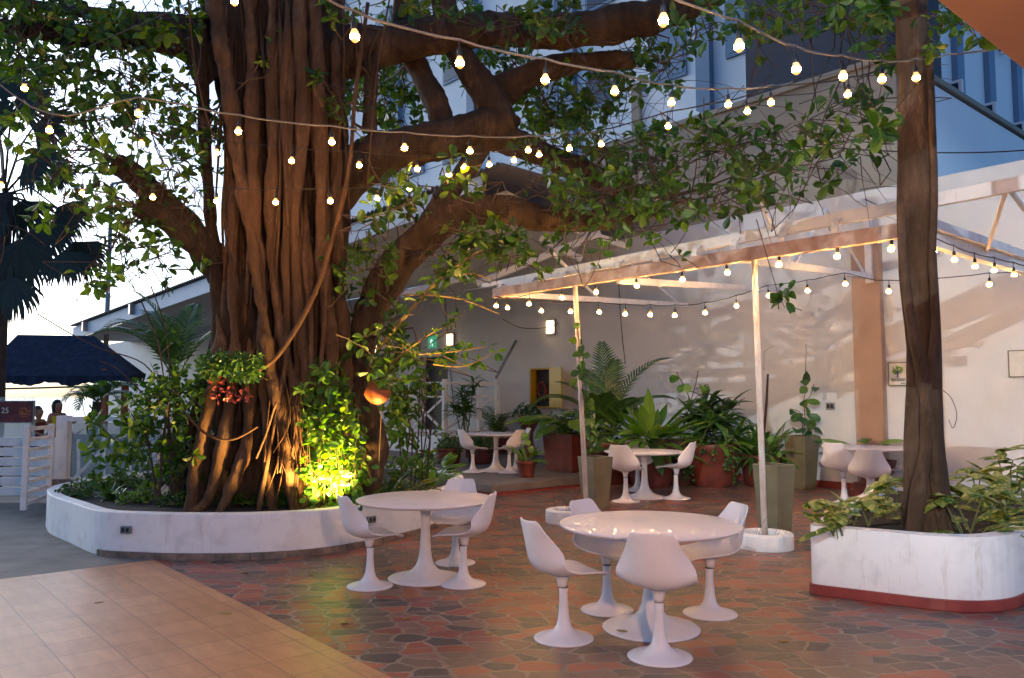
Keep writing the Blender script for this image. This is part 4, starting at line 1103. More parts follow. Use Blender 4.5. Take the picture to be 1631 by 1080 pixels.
tag(MB().tube([wallp(708, 470, .03), wallp(712, 520, .03), wallp(716, 575, .03), wallp(722, 640, .03)], .012, 6).build('hanging_wire', 'black', None, True), 'dark wire hanging down the white wall beside the wall lamp', 'wire')
tag(MB().tube([wallp(985, 440, .5), wallp(988, 500, .6), wallp(992, 545, .7), wallp(996, 580, .9)], .010, 6).build('hanging_vine_stem', 'twig', None, True), 'thin bare hanging stem above the potted palm', 'stem')
# railing of the landing
rl = thing('landing_railing', 'white railing with crossed bars around the doorway landing', 'railing', W(16.5, 11.95, .66))
def rail_panel(a, b, z0, z1, cross=True):
    for zz, th in ((z1, .07), (z1 - .35, .05), (z0 + .1, .05)): MB().bar(a + Vector((0, 0, zz)), b + Vector((0, 0, zz)), th, th).build('rail', 'white', rl)
    if cross:
        m = MB(); m.bar(a + Vector((0, 0, z0 + .14)), b + Vector((0, 0, z1 - .39)), .04, .05); m.bar(a + Vector((0, 0, z1 - .39)), b + Vector((0, 0, z0 + .14)), .03, .05)
        m.build('cross_bar', 'white', rl)
zr0, zr1 = .66, 2.0
for a, b in ((W(16.56, 11.98), W(16.56, 13.6)), (W(16.62, 11.98), W(18.1, 11.98)), (W(18.25, 11.98), W(19.8, 11.98)), (W(19.95, 11.98), W(21.6, 11.98))): rail_panel(a, b, zr0, zr1)
for p in (W(16.56, 11.98), W(16.56, 13.72), W(18.17, 11.98), W(19.87, 11.98), W(21.7, 11.98), W(16.56, 13.1)):
    MB().box(p + Vector((0, 0, (zr0 + zr1 + .1) / 2)), (.10, .10, zr1 - zr0 + .1), ANG_N).build('post', 'white', rl)

# ================================================================== PLANTS
def pot_round(parent, c, r, h, mat, rim=True, taper=.72, z=0):
    c = Vector((c[0], c[1], z))
    pr_ = [(0, 0), (r * taper, 0), (r * (taper + .1), h * .2), (r * .95, h * .82), (r * .97, h * .84)]
    pr_ += [(r * 1.08, h * .85), (r * 1.1, h * .97), (r * 1.06, h), (r * .92, h), (r * .9, h * .9), (0, h * .9)] if rim else [(r, h), (r * .9, h), (r * .88, h * .92), (0, h * .92)]
    return MB().lathe(pr_, 36, c, False).build('pot', mat, parent, True, bevel=.004)
def pot_square(parent, c, w, h, mat, taper=.72, z=0, rz=None):
    rz = ANG_N if rz is None else rz
    c = Vector((c[0], c[1], z)); m = MB()
    def sq(s, zz): return [c + Vector((x * math.cos(rz) - y * math.sin(rz), x * math.sin(rz) + y * math.cos(rz), zz)) for x, y in ((-s, -s), (s, -s), (s, s), (-s, s))]
    V = sq(w / 2 * taper, 0) + sq(w / 2, h) + sq(w / 2 * .86, h) + sq(w / 2 * .84, h * .93)
    Fc = [(3, 2, 1, 0)]
    for r in range(3):
        for k in range(4): Fc.append((r * 4 + k, r * 4 + (k + 1) % 4, r * 4 + 4 + (k + 1) % 4, r * 4 + 4 + k))
    Fc.append((12, 13, 14, 15))
    return m.add(V, Fc).build('pot', mat, parent, bevel=.008)
def soil(parent, c, r, z):
    MB().lathe([(0, z), (r, z)], 20, Vector((c[0], c[1], 0)), False).build('soil', 'soil', parent)
def straps(c, z, n, L, Wd, el=(.5, 1.4), droop=(.8, 1.6), r=.08, seg=6, petiole=0, fold=.2, wave=0, azr=(0, 6.283)):
    m = MB()
    for k in range(n):
        a = random.uniform(*azr); l = L * random.uniform(.65, 1.12)
        b = Vector((c[0] + math.cos(a) * r * random.random(), c[1] + math.sin(a) * r * random.random(), z + random.uniform(-.02, .04)))
        blade(m, b, a, random.uniform(*el), l, Wd * random.uniform(.75, 1.15), random.uniform(*droop), seg, petiole, fold, wave=wave)
    return m
def cane(m, lf, c, z, h, n, L, Wd, lean=.15):
    top = Vector((c[0] + random.uniform(-lean, lean), c[1] + random.uniform(-lean, lean), z + h))
    MB().tube([Vector((c[0], c[1], z)), Vector((c[0], c[1], z)).lerp(top, .5) + rv(.03), top], [.016, .014, .011], 6).build('cane', 'stem', m, True)
    for k in range(n):
        a = k * 2.4 + random.uniform(-.3, .3); zz = top - Vector((0, 0, random.uniform(0, .35) * h * .8))
        blade(lf, zz, a, random.uniform(.2, 1.3), L * random.uniform(.7, 1.1), Wd, random.uniform(.7, 1.6), 5)
def bushy(c, z, n, rad, h, L, mat_lv=None, up=.5):
    l = Leaves(); t = MB(); c = Vector((c[0], c[1], z))
    for k in range(n):
        d = sphere_dir(); d.z = abs(d.z); tip = c + Vector((d.x * rad, d.y * rad, d.z * h)) * random.uniform(.45, 1)
        m = c.lerp(tip, .5) + rv(.05)
        t.tube([c, m, tip], [.006, .005, .003], 3, False)
        rosette(l, tip, d + Vector((0, 0, up)), random.randint(3, 6), L)
        for j in range(2):
            q = m.lerp(tip, random.random()); dd = sphere_dir(); l.add(q, dd, Vector((0, 0, 1)) + rv(.6), L * random.uniform(.6, 1), L * .5)
    return l, t
def vine_strand(l, t, pts, L=.1, per=.05, r=.003, spread=.05):
    sm = smoothpath([(Vector(p), r) for p in pts], 5); t.tube([p for p, _ in sm], r, 4, False)
    tot = 0
    for (a, _), (b, _) in zip(sm[:-1], sm[1:]):
        tot += (b - a).length
        while tot > per:
            tot -= per; d = sphere_dir(); d.z = -abs(d.z) * .6; d.y -= .3
            l.add(a.lerp(b, random.random()) + rv(spread), d, Vector((0, -1, .4)) + rv(.5), L * random.uniform(.6, 1.2), L * random.uniform(.55, .8))

random.seed(31)
GP = 'potted plants along the courtyard wall'
# large red square planter with broad leaves and palm behind it
p = G(905, 752, .18); c = (p.x + .1, p.y + .35)
o = thing('potted_philodendron', 'large red square planter with big arrow-shaped leaves by the left post', 'potted plant', (c[0], c[1], .18), GP)
pot_square(o, c, .84, .74, 'terra', .88, .18)
m = MB()
for k in range(9):
    a = random.uniform(0, 6.28); blade(m, (c[0] + random.uniform(-.2, .2), c[1] + random.uniform(-.2, .2), .92), a, random.uniform(.8, 1.35), random.uniform(1.1, 1.6), .42, random.uniform(1.0, 1.7), 8, .5, .12, .05, wave=.06)
for a in (2.4, 2.9, 3.4, 4.2): blade(m, (c[0] - .1, c[1], .92), a, 1.0, random.uniform(1.2, 1.5), .40, 1.5, 8, .5, .12, .05, wave=.06)
m.build('leaves', 'plantlight', o)
l, t = bushy(c, .9, 70, .7, .55, .10); l.into(MB()).build('undergrowth', 'plant', o); t.build('stems', 'stem', o)
# palm in red pot
p = G(962, 742, .0); c = (p.x + .1, p.y + .9)
p = D(968, 720, 15.4); c = (p.x, p.y)
o = thing('potted_palm', 'feathery palm with one tall arching frond in a round red pot', 'potted plant', (c[0], c[1], 0), GP)
pot_round(o, c, .42, .80, 'terra', True, .72, .0)
soil(o, c, .38, .74)
m = MB()
for az, el, Lf, dr in ((.35, 1.25, 2.2, 1.15), (1.2, 1.4, 1.7, .7), (2.2, 1.35, 1.6, .8), (3.25, 1.0, 1.9, 1.9), (4.4, 1.1, 1.4, 1.2), (5.3, 1.05, 1.4, 1.3), (2.9, 1.2, 1.5, 1.0), (.1, .95, 1.6, 1.2), (1.7, 1.5, 1.9, .4)):
    frond(m, (c[0], c[1], .85), az, el, Lf, dr, 30, .46, .04, .45)
m.build('fronds', 'plant', o)
l, t = bushy(c, .8, 26, .45, .4, .10); l.into(MB()).build('undergrowth', 'plant', o); t.build('stems', 'stem', o)
# broad leaf clump
p = D(1036, 705, 14.9); c = (p.x, p.y)
o = thing('potted_broadleaf', 'dense clump of long broad green leaves behind the small table', 'potted plant', (c[0], c[1], 0), GP)
pot_round(o, c, .45, .72, 'terra', True, .75)
soil(o, c, .4, .66)
straps(c, .70, 64, 1.25, .20, (.5, 1.5), (.4, 1.5), .32, 7, .35).build('leaves', 'plantlight', o)
straps(c, .70, 30, 1.0, .24, (.1, .8), (.7, 1.5), .25, 7, .25).build('lower_leaves', 'plant', o)
# second red pot under table 3
p = G(1012, 772); c = (p.x, p.y + .35)
o = thing('round_clay_pot', 'round red clay pot behind the small table legs', 'plant pot', (c[0], c[1], 0), GP)
pot_round(o, c, .34, .5, 'terra'); straps(c, .45, 16, .5, .12, (.4, 1.3), (.8, 1.5), .15, 5, .2).build('leaves', 'plant', o)
# brown square pot with thin shrub
p = D(1078, 700, 15.2); c = (p.x, p.y)
o = thing('potted_sapling', 'brown square pot with a thin leaning sapling against the wall', 'potted plant', (c[0], c[1], 0), GP)
pot_square(o, c, .62, .85, 'brownpot', .8)
l = Leaves(); t = MB()
for pts in ([(1083, 700), (1092, 670), (1100, 640), (1108, 612), (1112, 590)], [(1100, 640), (1090, 615), (1082, 602), (1078, 592)], [(1108, 620), (1120, 615), (1128, 612)], [(1100, 645), (1112, 630), (1126, 628)], [(1096, 660), (1110, 655), (1122, 640)]):
    P = [D(x, y, 15.2) for x, y in pts]; vine_strand(l, t, P, .24, .17, .010, .09)
l.into(MB()).build('leaves', 'plantlight', o); t.build('stem', 'twig', o)
# big red pot with dracaena
p = G(1148, 779); c = (p.x, p.y + .55)
o = thing('potted_dracaena', 'big round red pot overflowing with dark strappy leaves and ivy', 'potted plant', (c[0], c[1], 0), GP)
pot_round(o, c, .50, .78, 'terra', False, .72)
soil(o, c, .5, .72)
m = MB(); lf = MB()
for k in range(13): cane(o, lf, (c[0] + random.uniform(-.34, .34), c[1] + random.uniform(-.38, .38)), .72, random.uniform(.2, .85), 15, .62, .12, .25)
lf.build('leaves', 'plant', o)
straps(c, .78, 30, .75, .12, (.1, .9), (.8, 1.7), .35, 6).build('fresh_leaves', 'plantlight', o)
l = Leaves(); t = MB()
for k in range(16):
    a = random.uniform(2.6, 5.2); q = Vector((c[0] + .58 * math.cos(a), c[1] + .58 * math.sin(a), .76))
    if a > 4.0 and a < 4.9: ln = .15
    else: ln = random.uniform(.4, .72)
    vine_strand(l, t, [q, q + Vector((0, -.03, -ln * .5)) + rv(.03), q + Vector((0, .02, -ln)) + rv(.04)], .075, .03, .002, .04)
l.into(MB()).build('ivy', 'plant', o); t.build('ivy_stems', 'stem', o)
# low red pot with yellow green
p = G(1222, 776); c = (p.x, p.y + .3)
o = thing('potted_croton', 'yellow-green bushy plant in a low red pot behind the right post', 'potted plant', (c[0], c[1], 0), GP)
pot_round(o, c, .40, .58, 'terra', True, .74); soil(o, c, .36, .5)
straps(c, .52, 64, 1.0, .13, (.2, 1.45), (.6, 1.6), .25, 6).build('leaves', 'plantlight', o)
straps(c, .52, 34, .7, .10, (.1, 1.2), (.8, 1.7), .3, 6).build('dark_leaves', 'plant', o)
m = MB(); m.tube([Vector((c[0], c[1], .5)), D(1221, 640, c[1]), D(1223, 596, c[1])], [.03, .025, .02], 8)
m.tube([D(1217, 590, c[1]), D(1217, 560, c[1]), D(1234, 550, c[1])], [.006, .004, .003], 5)
m.build('bare_cane', 'twig', o)
# olive square planters
GO = 'tall tapered olive planters'
def olive(px, py, w, h, lab, back=.0, plant=None):
    p = G(px, py); c = (p.x, p.y + w * .55)
    o = thing('olive_planter', lab, 'planter', (c[0], c[1], 0), GO)
    pot_square(o, c, w, h, 'olive', .72, 0, ANG_N + R(-6))
    return o, c
o, c = olive(951, 812, .38, .76, 'tall olive planter with a climbing vine behind the left pergola post')
l = Leaves(); t = MB()
post = W(BT(917) - .1, PN)
for k in range(3):
    P = [Vector((c[0], c[1], .76)), Vector((c[0] - .08, c[1] - .1, 1.1)), Vector((post.x + .06, post.y + .05, 1.5)), Vector((post.x + .02, post.y - .05, 2.0)), Vector((post.x, post.y - .03, 2.3 + .2 * k))]
    P = [q + rv(.04) for q in P]; vine_strand(l, t, P, .15, .14, .005, .06)
for a in range(5):
    q = Vector((c[0] + random.uniform(-.15, .15), c[1] + random.uniform(-.15, .15), .76)); vine_strand(l, t, [q, q + Vector((0, 0, .3)) + rv(.1), q + Vector((0, 0, .55)) + rv(.2)], .13, .12, .003, .05)
l.into(MB()).build('vine_leaves', 'plant', o); t.build('vine_stems', 'twig', o)
o, c = olive(1244, 862, .35, .86, 'tall olive planter with dry stems just behind the right pergola post')
t = MB(); l = Leaves()
for k in range(3):
    q = Vector((c[0] + random.uniform(-.1, .1), c[1], .82)); vine_strand(l, t, [q, q + Vector((0, 0, .25)) + rv(.06), q + Vector((0, 0, .5)) + rv(.1)], .10, .22, .004, .04)
l.into(MB()).build('leaves', 'plant', o); t.build('dry_stems', 'twig', o)
o, c = olive(1287, 781, .44, .95, 'tall olive planter against the wall with a leafy climber')
l = Leaves(); t = MB(); YV = c[1]
for pts in ([(1278, 700), (1282, 665), (1280, 640), (1284, 618), (1283, 592)], [(1279, 700), (1276, 660), (1262, 652)], [(1280, 690), (1292, 672), (1300, 690)], [(1281, 640), (1291, 630), (1296, 612)], [(1279, 680), (1270, 690), (1262, 700)]):
    vine_strand(l, t, [D(x, y, YV) for x, y in pts], .24, .13, .007, .09)
t.tube([D(1283, 592, YV), D(1284, 560, YV + .3), D(1282, 520, YV + .6)], .006, 4)
l.into(MB()).build('vine_leaves', 'plant', o); t.build('vine_stems', 'twig', o)
# platform plants
def small_pot(px, py, z, r, h, lab, kindf, mat='terra', name='potted_plant'):
    p = G(px, py, z); c = (p.x, p.y + r)
    o = thing(name, lab, 'potted plant', (c[0], c[1], z), GP); pot_round(o, c, r, h, mat, True, .62, z); soil(o, c, r * .88, z + h * .88); kindf(o, c, z + h * .88); return o
def k_sap(o, c, z):
    l = Leaves(); t = MB()
    q = Vector((c[0], c[1], z)); vine_strand(l, t, [q, q + Vector((0.02, 0, .35)), q + Vector((.06, 0, .75))], .20, .2, .006, .05)
    l.into(MB()).build('leaves', 'plantlight', o); t.build('stem', 'stem', o)
    straps(c, z, 18, .5, .08, (.6, 1.45), (.6, 1.6), .06, 6, .2).build('blades', 'plantlight', o)
small_pot(839, 762, .18, .19, .30, 'small round red clay pot at the platform edge with a leafy sapling', k_sap, 'terra', 'potted_seedling')
def k_bush(o, c, z):
    l, t = bushy(c, z, 40, .38, .38, .10); l.into(MB()).build('leaves', 'plant', o); t.build('stems', 'stem', o)
p = G(842, 728, .18)
o = thing('pedestal_urn', 'tall dark urn with a small bush behind the platform chairs', 'potted plant', (p.x, p.y + .3, .18), GP)
MB().lathe([(0, .18), (.2, .18), (.22, .3), (.13, .5), (.12, .75), (.2, .9), (.28, 1.05), (.26, 1.2), (.2, 1.2), (.18, 1.12), (0, 1.12)], 28, (p.x, p.y + .3, 0), False).build('pot', 'terra', o, True)
k_bush(o, (p.x, p.y + .3), 1.15)
def k_drac(o, c, z):
    m = MB(); lf = MB()
    for k in range(7): cane(o, lf, (c[0] + random.uniform(-.3, .3), c[1] + random.uniform(-.12, .12)), z, random.uniform(.7, 1.9), 20, .42, .075, .2)
    lf.build('leaves', 'plant', o)
p = G(745, 728, .18); c = (p.x, p.y + .4)
o = thing('potted_cane_plant', 'tall dark cane plant in a red trough beside the platform railing', 'potted plant', (c[0], c[1], .18), GP)
pot_square(o, c, .8, .45, 'terra', .9, .18); k_drac(o, c, .6)
p = G(792, 722, .18); c = (p.x, p.y + .4)
o = thing('potted_parlour_palm', 'low drooping palm in a red trough behind the platform table', 'potted plant', (c[0], c[1], .18), GP)
pot_square(o, c, .75, .4, 'terra', .9, .18)
m = MB()
for k in range(12): frond(m, (c[0] + random.uniform(-.2, .2), c[1], .55), random.uniform(0, 6.28), random.uniform(.8, 1.4), random.uniform(.9, 1.3), random.uniform(1, 1.8), 16, .26, .03, .4)
m.build('fronds', 'plant', o)
for px, lab in ((712, 'low red clay pot with trailing green at the left end of the platform'), (764, 'low red clay trough under the platform table')):
    p = G(px, 740, .18); c = (p.x, p.y + .3)
    o = thing('trailing_pot', lab, 'potted plant', (c[0], c[1], .18), GP); pot_round(o, c, .3, .34, 'terra', True, .8, .18); k_bush(o, c, .48)
# pot behind table 4
p = G(1420, 800); c = (p.x, p.y + .5)
o = thing('stacked_urn', 'dark red urn on a stepped foot behind the table by the trunk', 'potted plant', (c[0], c[1], 0), GP)
MB().lathe([(0, 0), (.42, 0), (.42, .12), (.36, .13), (.36, .24), (.26, .26), (.22, .34), (.27, .44), (.30, .56), (.32, .62), (.27, .62), (.25, .56), (0, .56)], 32, (c[0], c[1], 0), False).build('pot', 'terra', o, True)
m = MB()
for az in (2.6, 3.4, .3, 1.2): blade(m, (c[0] - .15, c[1], .56), az, 1.25, 1.0, .26, 1.5, 7, .5, .12, .05)
m.build('leaves', 'plantlight', o)

# right planter plants: variegated
random.seed(41)
GV = 'variegated plants in the rounded planter'
spots = [(1330, 852, 'leftmost low variegated plant spilling over the white rim', .34, 7), (1372, 838, 'variegated plant left of the twisted trunk', .36, 9), (1412, 828, 'upright variegated plant close beside the left of the twisted trunk', .40, 9),
         (1545, 852, 'variegated plant just right of the twisted trunk base', .34, 11), (1585, 835, 'bright variegated plant by the rounded corner of the planter', .40, 13), (1622, 818, 'tall variegated plant at the right edge of the planter', .46, 13), (1560, 815, 'variegated plant behind the twisted trunk on the right', .48, 12), (1610, 790, 'large variegated plant at the back right of the planter', .55, 13), (1650, 800, 'variegated plant at the far right end of the planter', .5, 10)]
for px, py, lab, L_, n in spots:
    c = G(px, py, RZ - .05)
    o = thing('variegated_plant', lab, 'plant', c, GV)
    m = straps((c.x, c.y), RZ - .05, int(n * .8), L_ * 1.15, .15, (.5, 1.4), (.7, 1.6), .10, 8, .28, .16); m.build('leaves', 'varieg', o)
    st = MB()
    for k in range(3):
        a = random.uniform(0, 6.28); q = Vector((c.x + .06 * math.cos(a), c.y + .06 * math.sin(a), RZ - .05)); tp = q + Vector((random.uniform(-.12, .12), random.uniform(-.12, .12), L_ * random.uniform(.55, .95)))
        st.tube([q, q.lerp(tp, .5), tp], [.009, .008, .006], 5)
        mm = MB()
        for j in range(4): blade(mm, tp, random.uniform(0, 6.28), random.uniform(.1, .9), L_ * .75, .135, random.uniform(.8, 1.6), 7, .1)
        mm.build('top_leaves', 'varieg', o)
    st.build('stems', 'stem', o)

# big planter plants
SZ = PZ - .07
def inplanter(px, py): return G(px, py, SZ)
random.seed(53)
# climbing vine on the right of the trunk, lit by the ground light
l = Leaves(); t = MB()
o = thing('climbing_vine', 'curtain of bright yellow-green vine leaves right of the great trunk', 'vine', D(535, 800, 9.2))
for k in range(46):
    x = random.gauss(535, 30); x = min(572, max(488, x)); y0 = random.uniform(580, 660) if abs(x - 535) < 30 else random.uniform(620, 720); Y = 9.25 + random.uniform(-.25, .25)
    ln = random.uniform(90, 190); x2 = x + random.uniform(-15, 25)
    y1 = min(805, y0 + ln)
    vine_strand(l, t, [D(x, y0, Y), D((x + x2) / 2 + random.uniform(-8, 8), (y0 + y1) / 2, Y - .08), D(x2, y1, Y - .2)], .10, .06, .003, .06)
l.into(MB()).build('leaves', 'vine', o); t.build('stems', 'stem', o)
l, t = Leaves(), MB()
o = thing('leafy_creeper', 'dense green creeper between the trunk and the leaning stem', 'vine', D(530, 640, 9.5))
for k in range(60):
    xx = random.uniform(482, 645); tip = D(xx, random.uniform(575, 690), (9.3 if xx < 556 else 10.5) + random.uniform(-.3, .3)); sprig(l, t, tip, sphere_dir() + Vector((0, -.5, .3)), .14, random.uniform(.15, .35), 5, 3, .003)
l.into(MB()).build('leaves', 'plantlight', o); t.build('stems', 'stem', o)
l, t = Leaves(), MB()
o = thing('tall_shrub', 'tall leafy shrub right of the leaning stem in the curved planter', 'shrub', D(650, 770, 10.6))
for k in range(46):
    tip = D(random.gauss(638, 27), random.uniform(590, 760), 10.9 + random.uniform(-.5, .5)); sprig(l, t, tip, sphere_dir() + Vector((0, -.3, .5)), .14, random.uniform(.2, .5), 5, 4, .004)
for k in range(8):
    x = random.uniform(610, 680); t.tube([D(x, 785, 10.9), D(x + random.uniform(-15, 15), 690, 10.9), D(x + random.uniform(-25, 25), 600, 10.9)], [.014, .010, .005], 5, False)
l.into(MB()).build('leaves', 'leaf', o); t.build('stems', 'twig', o)
# left shrub: twiggy
l, t = Leaves(), MB()
o = thing('twiggy_shrub', 'loose twiggy shrub with round leaves left of the great trunk', 'shrub', D(230, 790, 9.6))
for k in range(6):
    x = random.uniform(235, 285); x1 = x + random.uniform(-90, 30); y1 = random.uniform(480, 640)
    sm = smoothpath([(D(x, 790, 9.5), .016), (D(x + (x1 - x) * .25, 700, 9.4), .013), (D(x + (x1 - x) * .6, (700 + y1) / 2, 9.3), .009), (D(x1, y1, 9.2), .004)], 6)
    t.tube([p for p, r in sm], [r for p, r in sm], 5, False)
    for j in range(9):
        p, r = random.choice(sm[6:]); tip = p + rv(.45); sprig(l, t, tip, (tip - p) + rv(.2), .11, .3, 4, 3, .003)
for k in range(80):
    tip = D(random.uniform(215, 320), random.uniform(590, 760), 9.6 + random.uniform(-.5, .6)); sprig(l, t, tip, sphere_dir() + Vector((0, -.2, .5)), .11, random.uniform(.2, .5), 5, 3, .003)
for k in range(13):
    tip = D(random.uniform(115, 215), random.uniform(665, 760), 9.2 + random.uniform(-.3, .3)); sprig(l, t, tip, sphere_dir() + Vector((0, -.2, .2)), .14, random.uniform(.2, .5), 5, 3, .003)
for px in ([(60, 500), (110, 530), (160, 555), (230, 580), (270, 640)], [(160, 575), (190, 590), (240, 640)], [(240, 455), (262, 520), (270, 600), (262, 700)], [(225, 480), (250, 540), (262, 610)]):
    sm = smoothpath([(D(x, y, 9.2), .008) for x, y in px], 5); t.tube([p for p, r in sm], .008, 5, False)
l.into(MB()).build('leaves', 'leaf', o); t.build('twigs', 'twig', o)
# areca palm behind left
o = thing('feather_palm', 'green feathery palm behind the great trunk under the left eave', 'palm', D(275, 640, 12.2))
m = MB(); b0 = D(280, 610, 12.2)
for az, el, Lf, dr in ((3.0, 1.2, 1.7, 1.7), (2.5, 1.3, 1.6, 1.2), (3.7, 1.1, 1.5, 1.6), (.4, 1.2, 1.3, 1.2), (1.5, 1.4, 1.4, .7), (4.6, 1.1, 1.3, 1.4), (3.3, 1.45, 1.6, .9)): frond(m, b0, az, el, Lf, dr, 28, .42, .035, .45)
m.build('fronds', 'plant', o); MB().tube([D(283, 700, 12.2), D(281, 640, 12.2), b0], [.07, .06, .05], 8).build('trunk', 'palmtrunk', o)
# fern mass on trunk
l, t = Leaves(), MB()
o = thing('hanging_planter', 'leafy basket of ferns and red bracts fixed to the great trunk', 'hanging plant', D(370, 600, 9.0))
for k in range(70):
    tip = D(random.uniform(318, 412), random.uniform(566, 602), 9.0 + random.uniform(-.2, .25)); sprig(l, t, tip, sphere_dir() + Vector((0, -.5, .4)), .085, .15, 6, 3, .002)
l.into(MB()).build('leaves', 'plant', o)
l2 = Leaves()
for k in range(16): rosette(l2, D(random.uniform(335, 400), random.uniform(598, 640), 9.0), Vector((0, -1, -.3)) + rv(.4), 3, .07)
l2.into(MB()).build('red_leaves', 'red', o); t.build('stems', 'stem', o)
# ground plants of the big planter
GB = 'low plants along the curved planter rim'
gl = [(390, 790, 'spiky upright green plant in front of the great trunk', 'straps', .55, 'plant'), (440, 800, 'low grassy plant at the foot of the hanging roots', 'straps', .4, 'plant'), (492, 800, 'broad variegated plant lit yellow beside the hanging roots', 'broad', .42, 'plantlight'), (515, 805, 'broad pale leaves right over the hidden ground light', 'broad', .34, 'varieg'),
      (192, 775, 'low bushy plant at the left end of the curved planter', 'bush', .25, 'plantlight'), (235, 775, 'second low bushy plant near the left end of the curved planter', 'bush', .3, 'plant'), (262, 790, 'thin sprouting plant behind the left socket plate', 'straps', .35, 'varieg'), (300, 790, 'yellowish sprout by the big surface root', 'straps', .3, 'varieg'),
      (620, 790, 'dark green plant behind the planter table', 'straps', .5, 'plant'), (655, 785, 'striped drooping plant near the right end of the curved planter', 'broad', .5, 'varieg'), (690, 775, 'leafy plant at the right end of the curved planter', 'straps', .55, 'plantlight'), (700, 758, 'broad-leaved plant at the far right of the curved planter', 'broad', .55, 'plantlight'), (670, 760, 'dense green plant behind the striped plant', 'straps', .65, 'plant'), (340, 800, 'small green plant against the dark hollow roots', 'straps', .3, 'plant'), (150, 778, 'tuft of leaves under the fence frame', 'bush', .2, 'plantlight'),
      (120, 792, 'small leafy tuft at the extreme left of the planter soil', 'bush', .18, 'plant'), (175, 795, 'low dark green clump behind the left part of the rim', 'straps', .24, 'plant'), (215, 800, 'low pale clump left of the white tag', 'bush', .2, 'plantlight'), (285, 805, 'short dark clump right of the white tag', 'bush', .16, 'plant'), (365, 806, 'low arching plant before the fused front roots', 'straps', .32, 'plant'), (415, 806, 'low broad plant before the orange lit roots', 'broad', .26, 'plant'), (465, 806, 'low dark strappy plant near the lit vine', 'straps', .34, 'plant'), (580, 800, 'low dark plant behind the garden spotlight', 'broad', .3, 'plant')]
for px, py, lab, kd, L_, mt in gl:
    c = inplanter(px, py); o = thing('planter_plant', lab, 'plant', c, GB)
    if kd == 'straps': straps((c.x, c.y), SZ, 26, L_, .055, (.5, 1.5), (.5, 1.7), .08, 6, 0).build('leaves', mt, o)
    elif kd == 'broad': straps((c.x, c.y), SZ, 20, L_, .17, (.4, 1.4), (.7, 1.6), .10, 7, .3).build('leaves', mt, o)
    else:
        l, t = bushy((c.x, c.y), SZ, 30, .25, L_, .07); l.into(MB()).build('leaves', mt, o); t.build('stems', 'stem', o)
# white plant tag card
p = inplanter(262, 800)
pt = thing('plant_tag', 'small white card stuck in the soil at the left of the planter', 'tag', p)
MB().tube([p, p + Vector((0, 0, .1))], .004, 5).build('stake', 'steel', pt); q = p + Vector((0, -.01, .14))
MB().add([q + Vector((-.07, 0, 0)), q + Vector((.01, -.01, -.07)), q + Vector((.08, 0, .01)), q + Vector((0, .01, .075)), q + Vector((-.07, .006, 0)), q + Vector((.01, -.004, -.07)), q + Vector((.08, .006, .01)), q + Vector((0, .016, .075))], [(0, 1, 2, 3), (7, 6, 5, 4), (0, 4, 5, 1), (1, 5, 6, 2), (2, 6, 7, 3), (3, 7, 4, 0)]).build('card', 'paper', pt)
# orange shade in the vines
p = D(601, 628, 9.1); os_ = thing('orange_shade', 'orange half-round shade hanging among the vine leaves', 'shade', p)
m = MB(); nseg = 20; V = [p + Vector((0, -.10, -.02))]
sh = []
for k in range(nseg + 1):
    a = math.pi * 1.06 + math.pi * 0.95 * k / nseg; rr = .155
    sh.append(p + Vector((rr * math.cos(a), .05 * math.sin(a * 2) - .02, rr * .95 * math.sin(a) + .03)))
up_ = [p + Vector((.135, 0, .05)), p + Vector((.04, -.02, .055)), p + Vector((.015, -.02, .085)), p + Vector((-.09, 0, .165))]
ring = sh + up_
cpt = p + Vector((0, -.07, 0))
V = [cpt] + ring + [v + Vector((0, .025, 0)) for v in ring] + [cpt + Vector((0, .03, 0))]
n = len(ring); Fc = []
for k in range(n):
    k2 = (k + 1) % n; Fc += [(0, 1 + k, 1 + k2), (2 * n + 1, 1 + n + k2, 1 + n + k), (1 + k, 1 + n + k, 1 + n + k2, 1 + k2)]
MB().add(V, Fc).build('shade', 'orange', os_, True)
MB().tube([p + Vector((.05, .01, -.1)), p + Vector((.04, .02, -.4)), p + Vector((.02, .02, -.95))], [.006, .006, .006], 6).build('stake', 'twig', os_)
# ground spotlight
p = inplanter(560, 800); p.z = SZ
fl = thing('garden_spotlight', 'grey garden spotlight tucked behind the planter rim under the vine', 'spotlight', p)
MB().box(p + Vector((0, 0, .10)), (.24, .14, .13), R(20)).build('housing', 'steel', fl, bevel=.015)
MB().box(p + Vector((0, 0, .02)), (.08, .06, .04)).build('bracket', 'black', fl)
FLOOD = D(527, 800, 8.72)

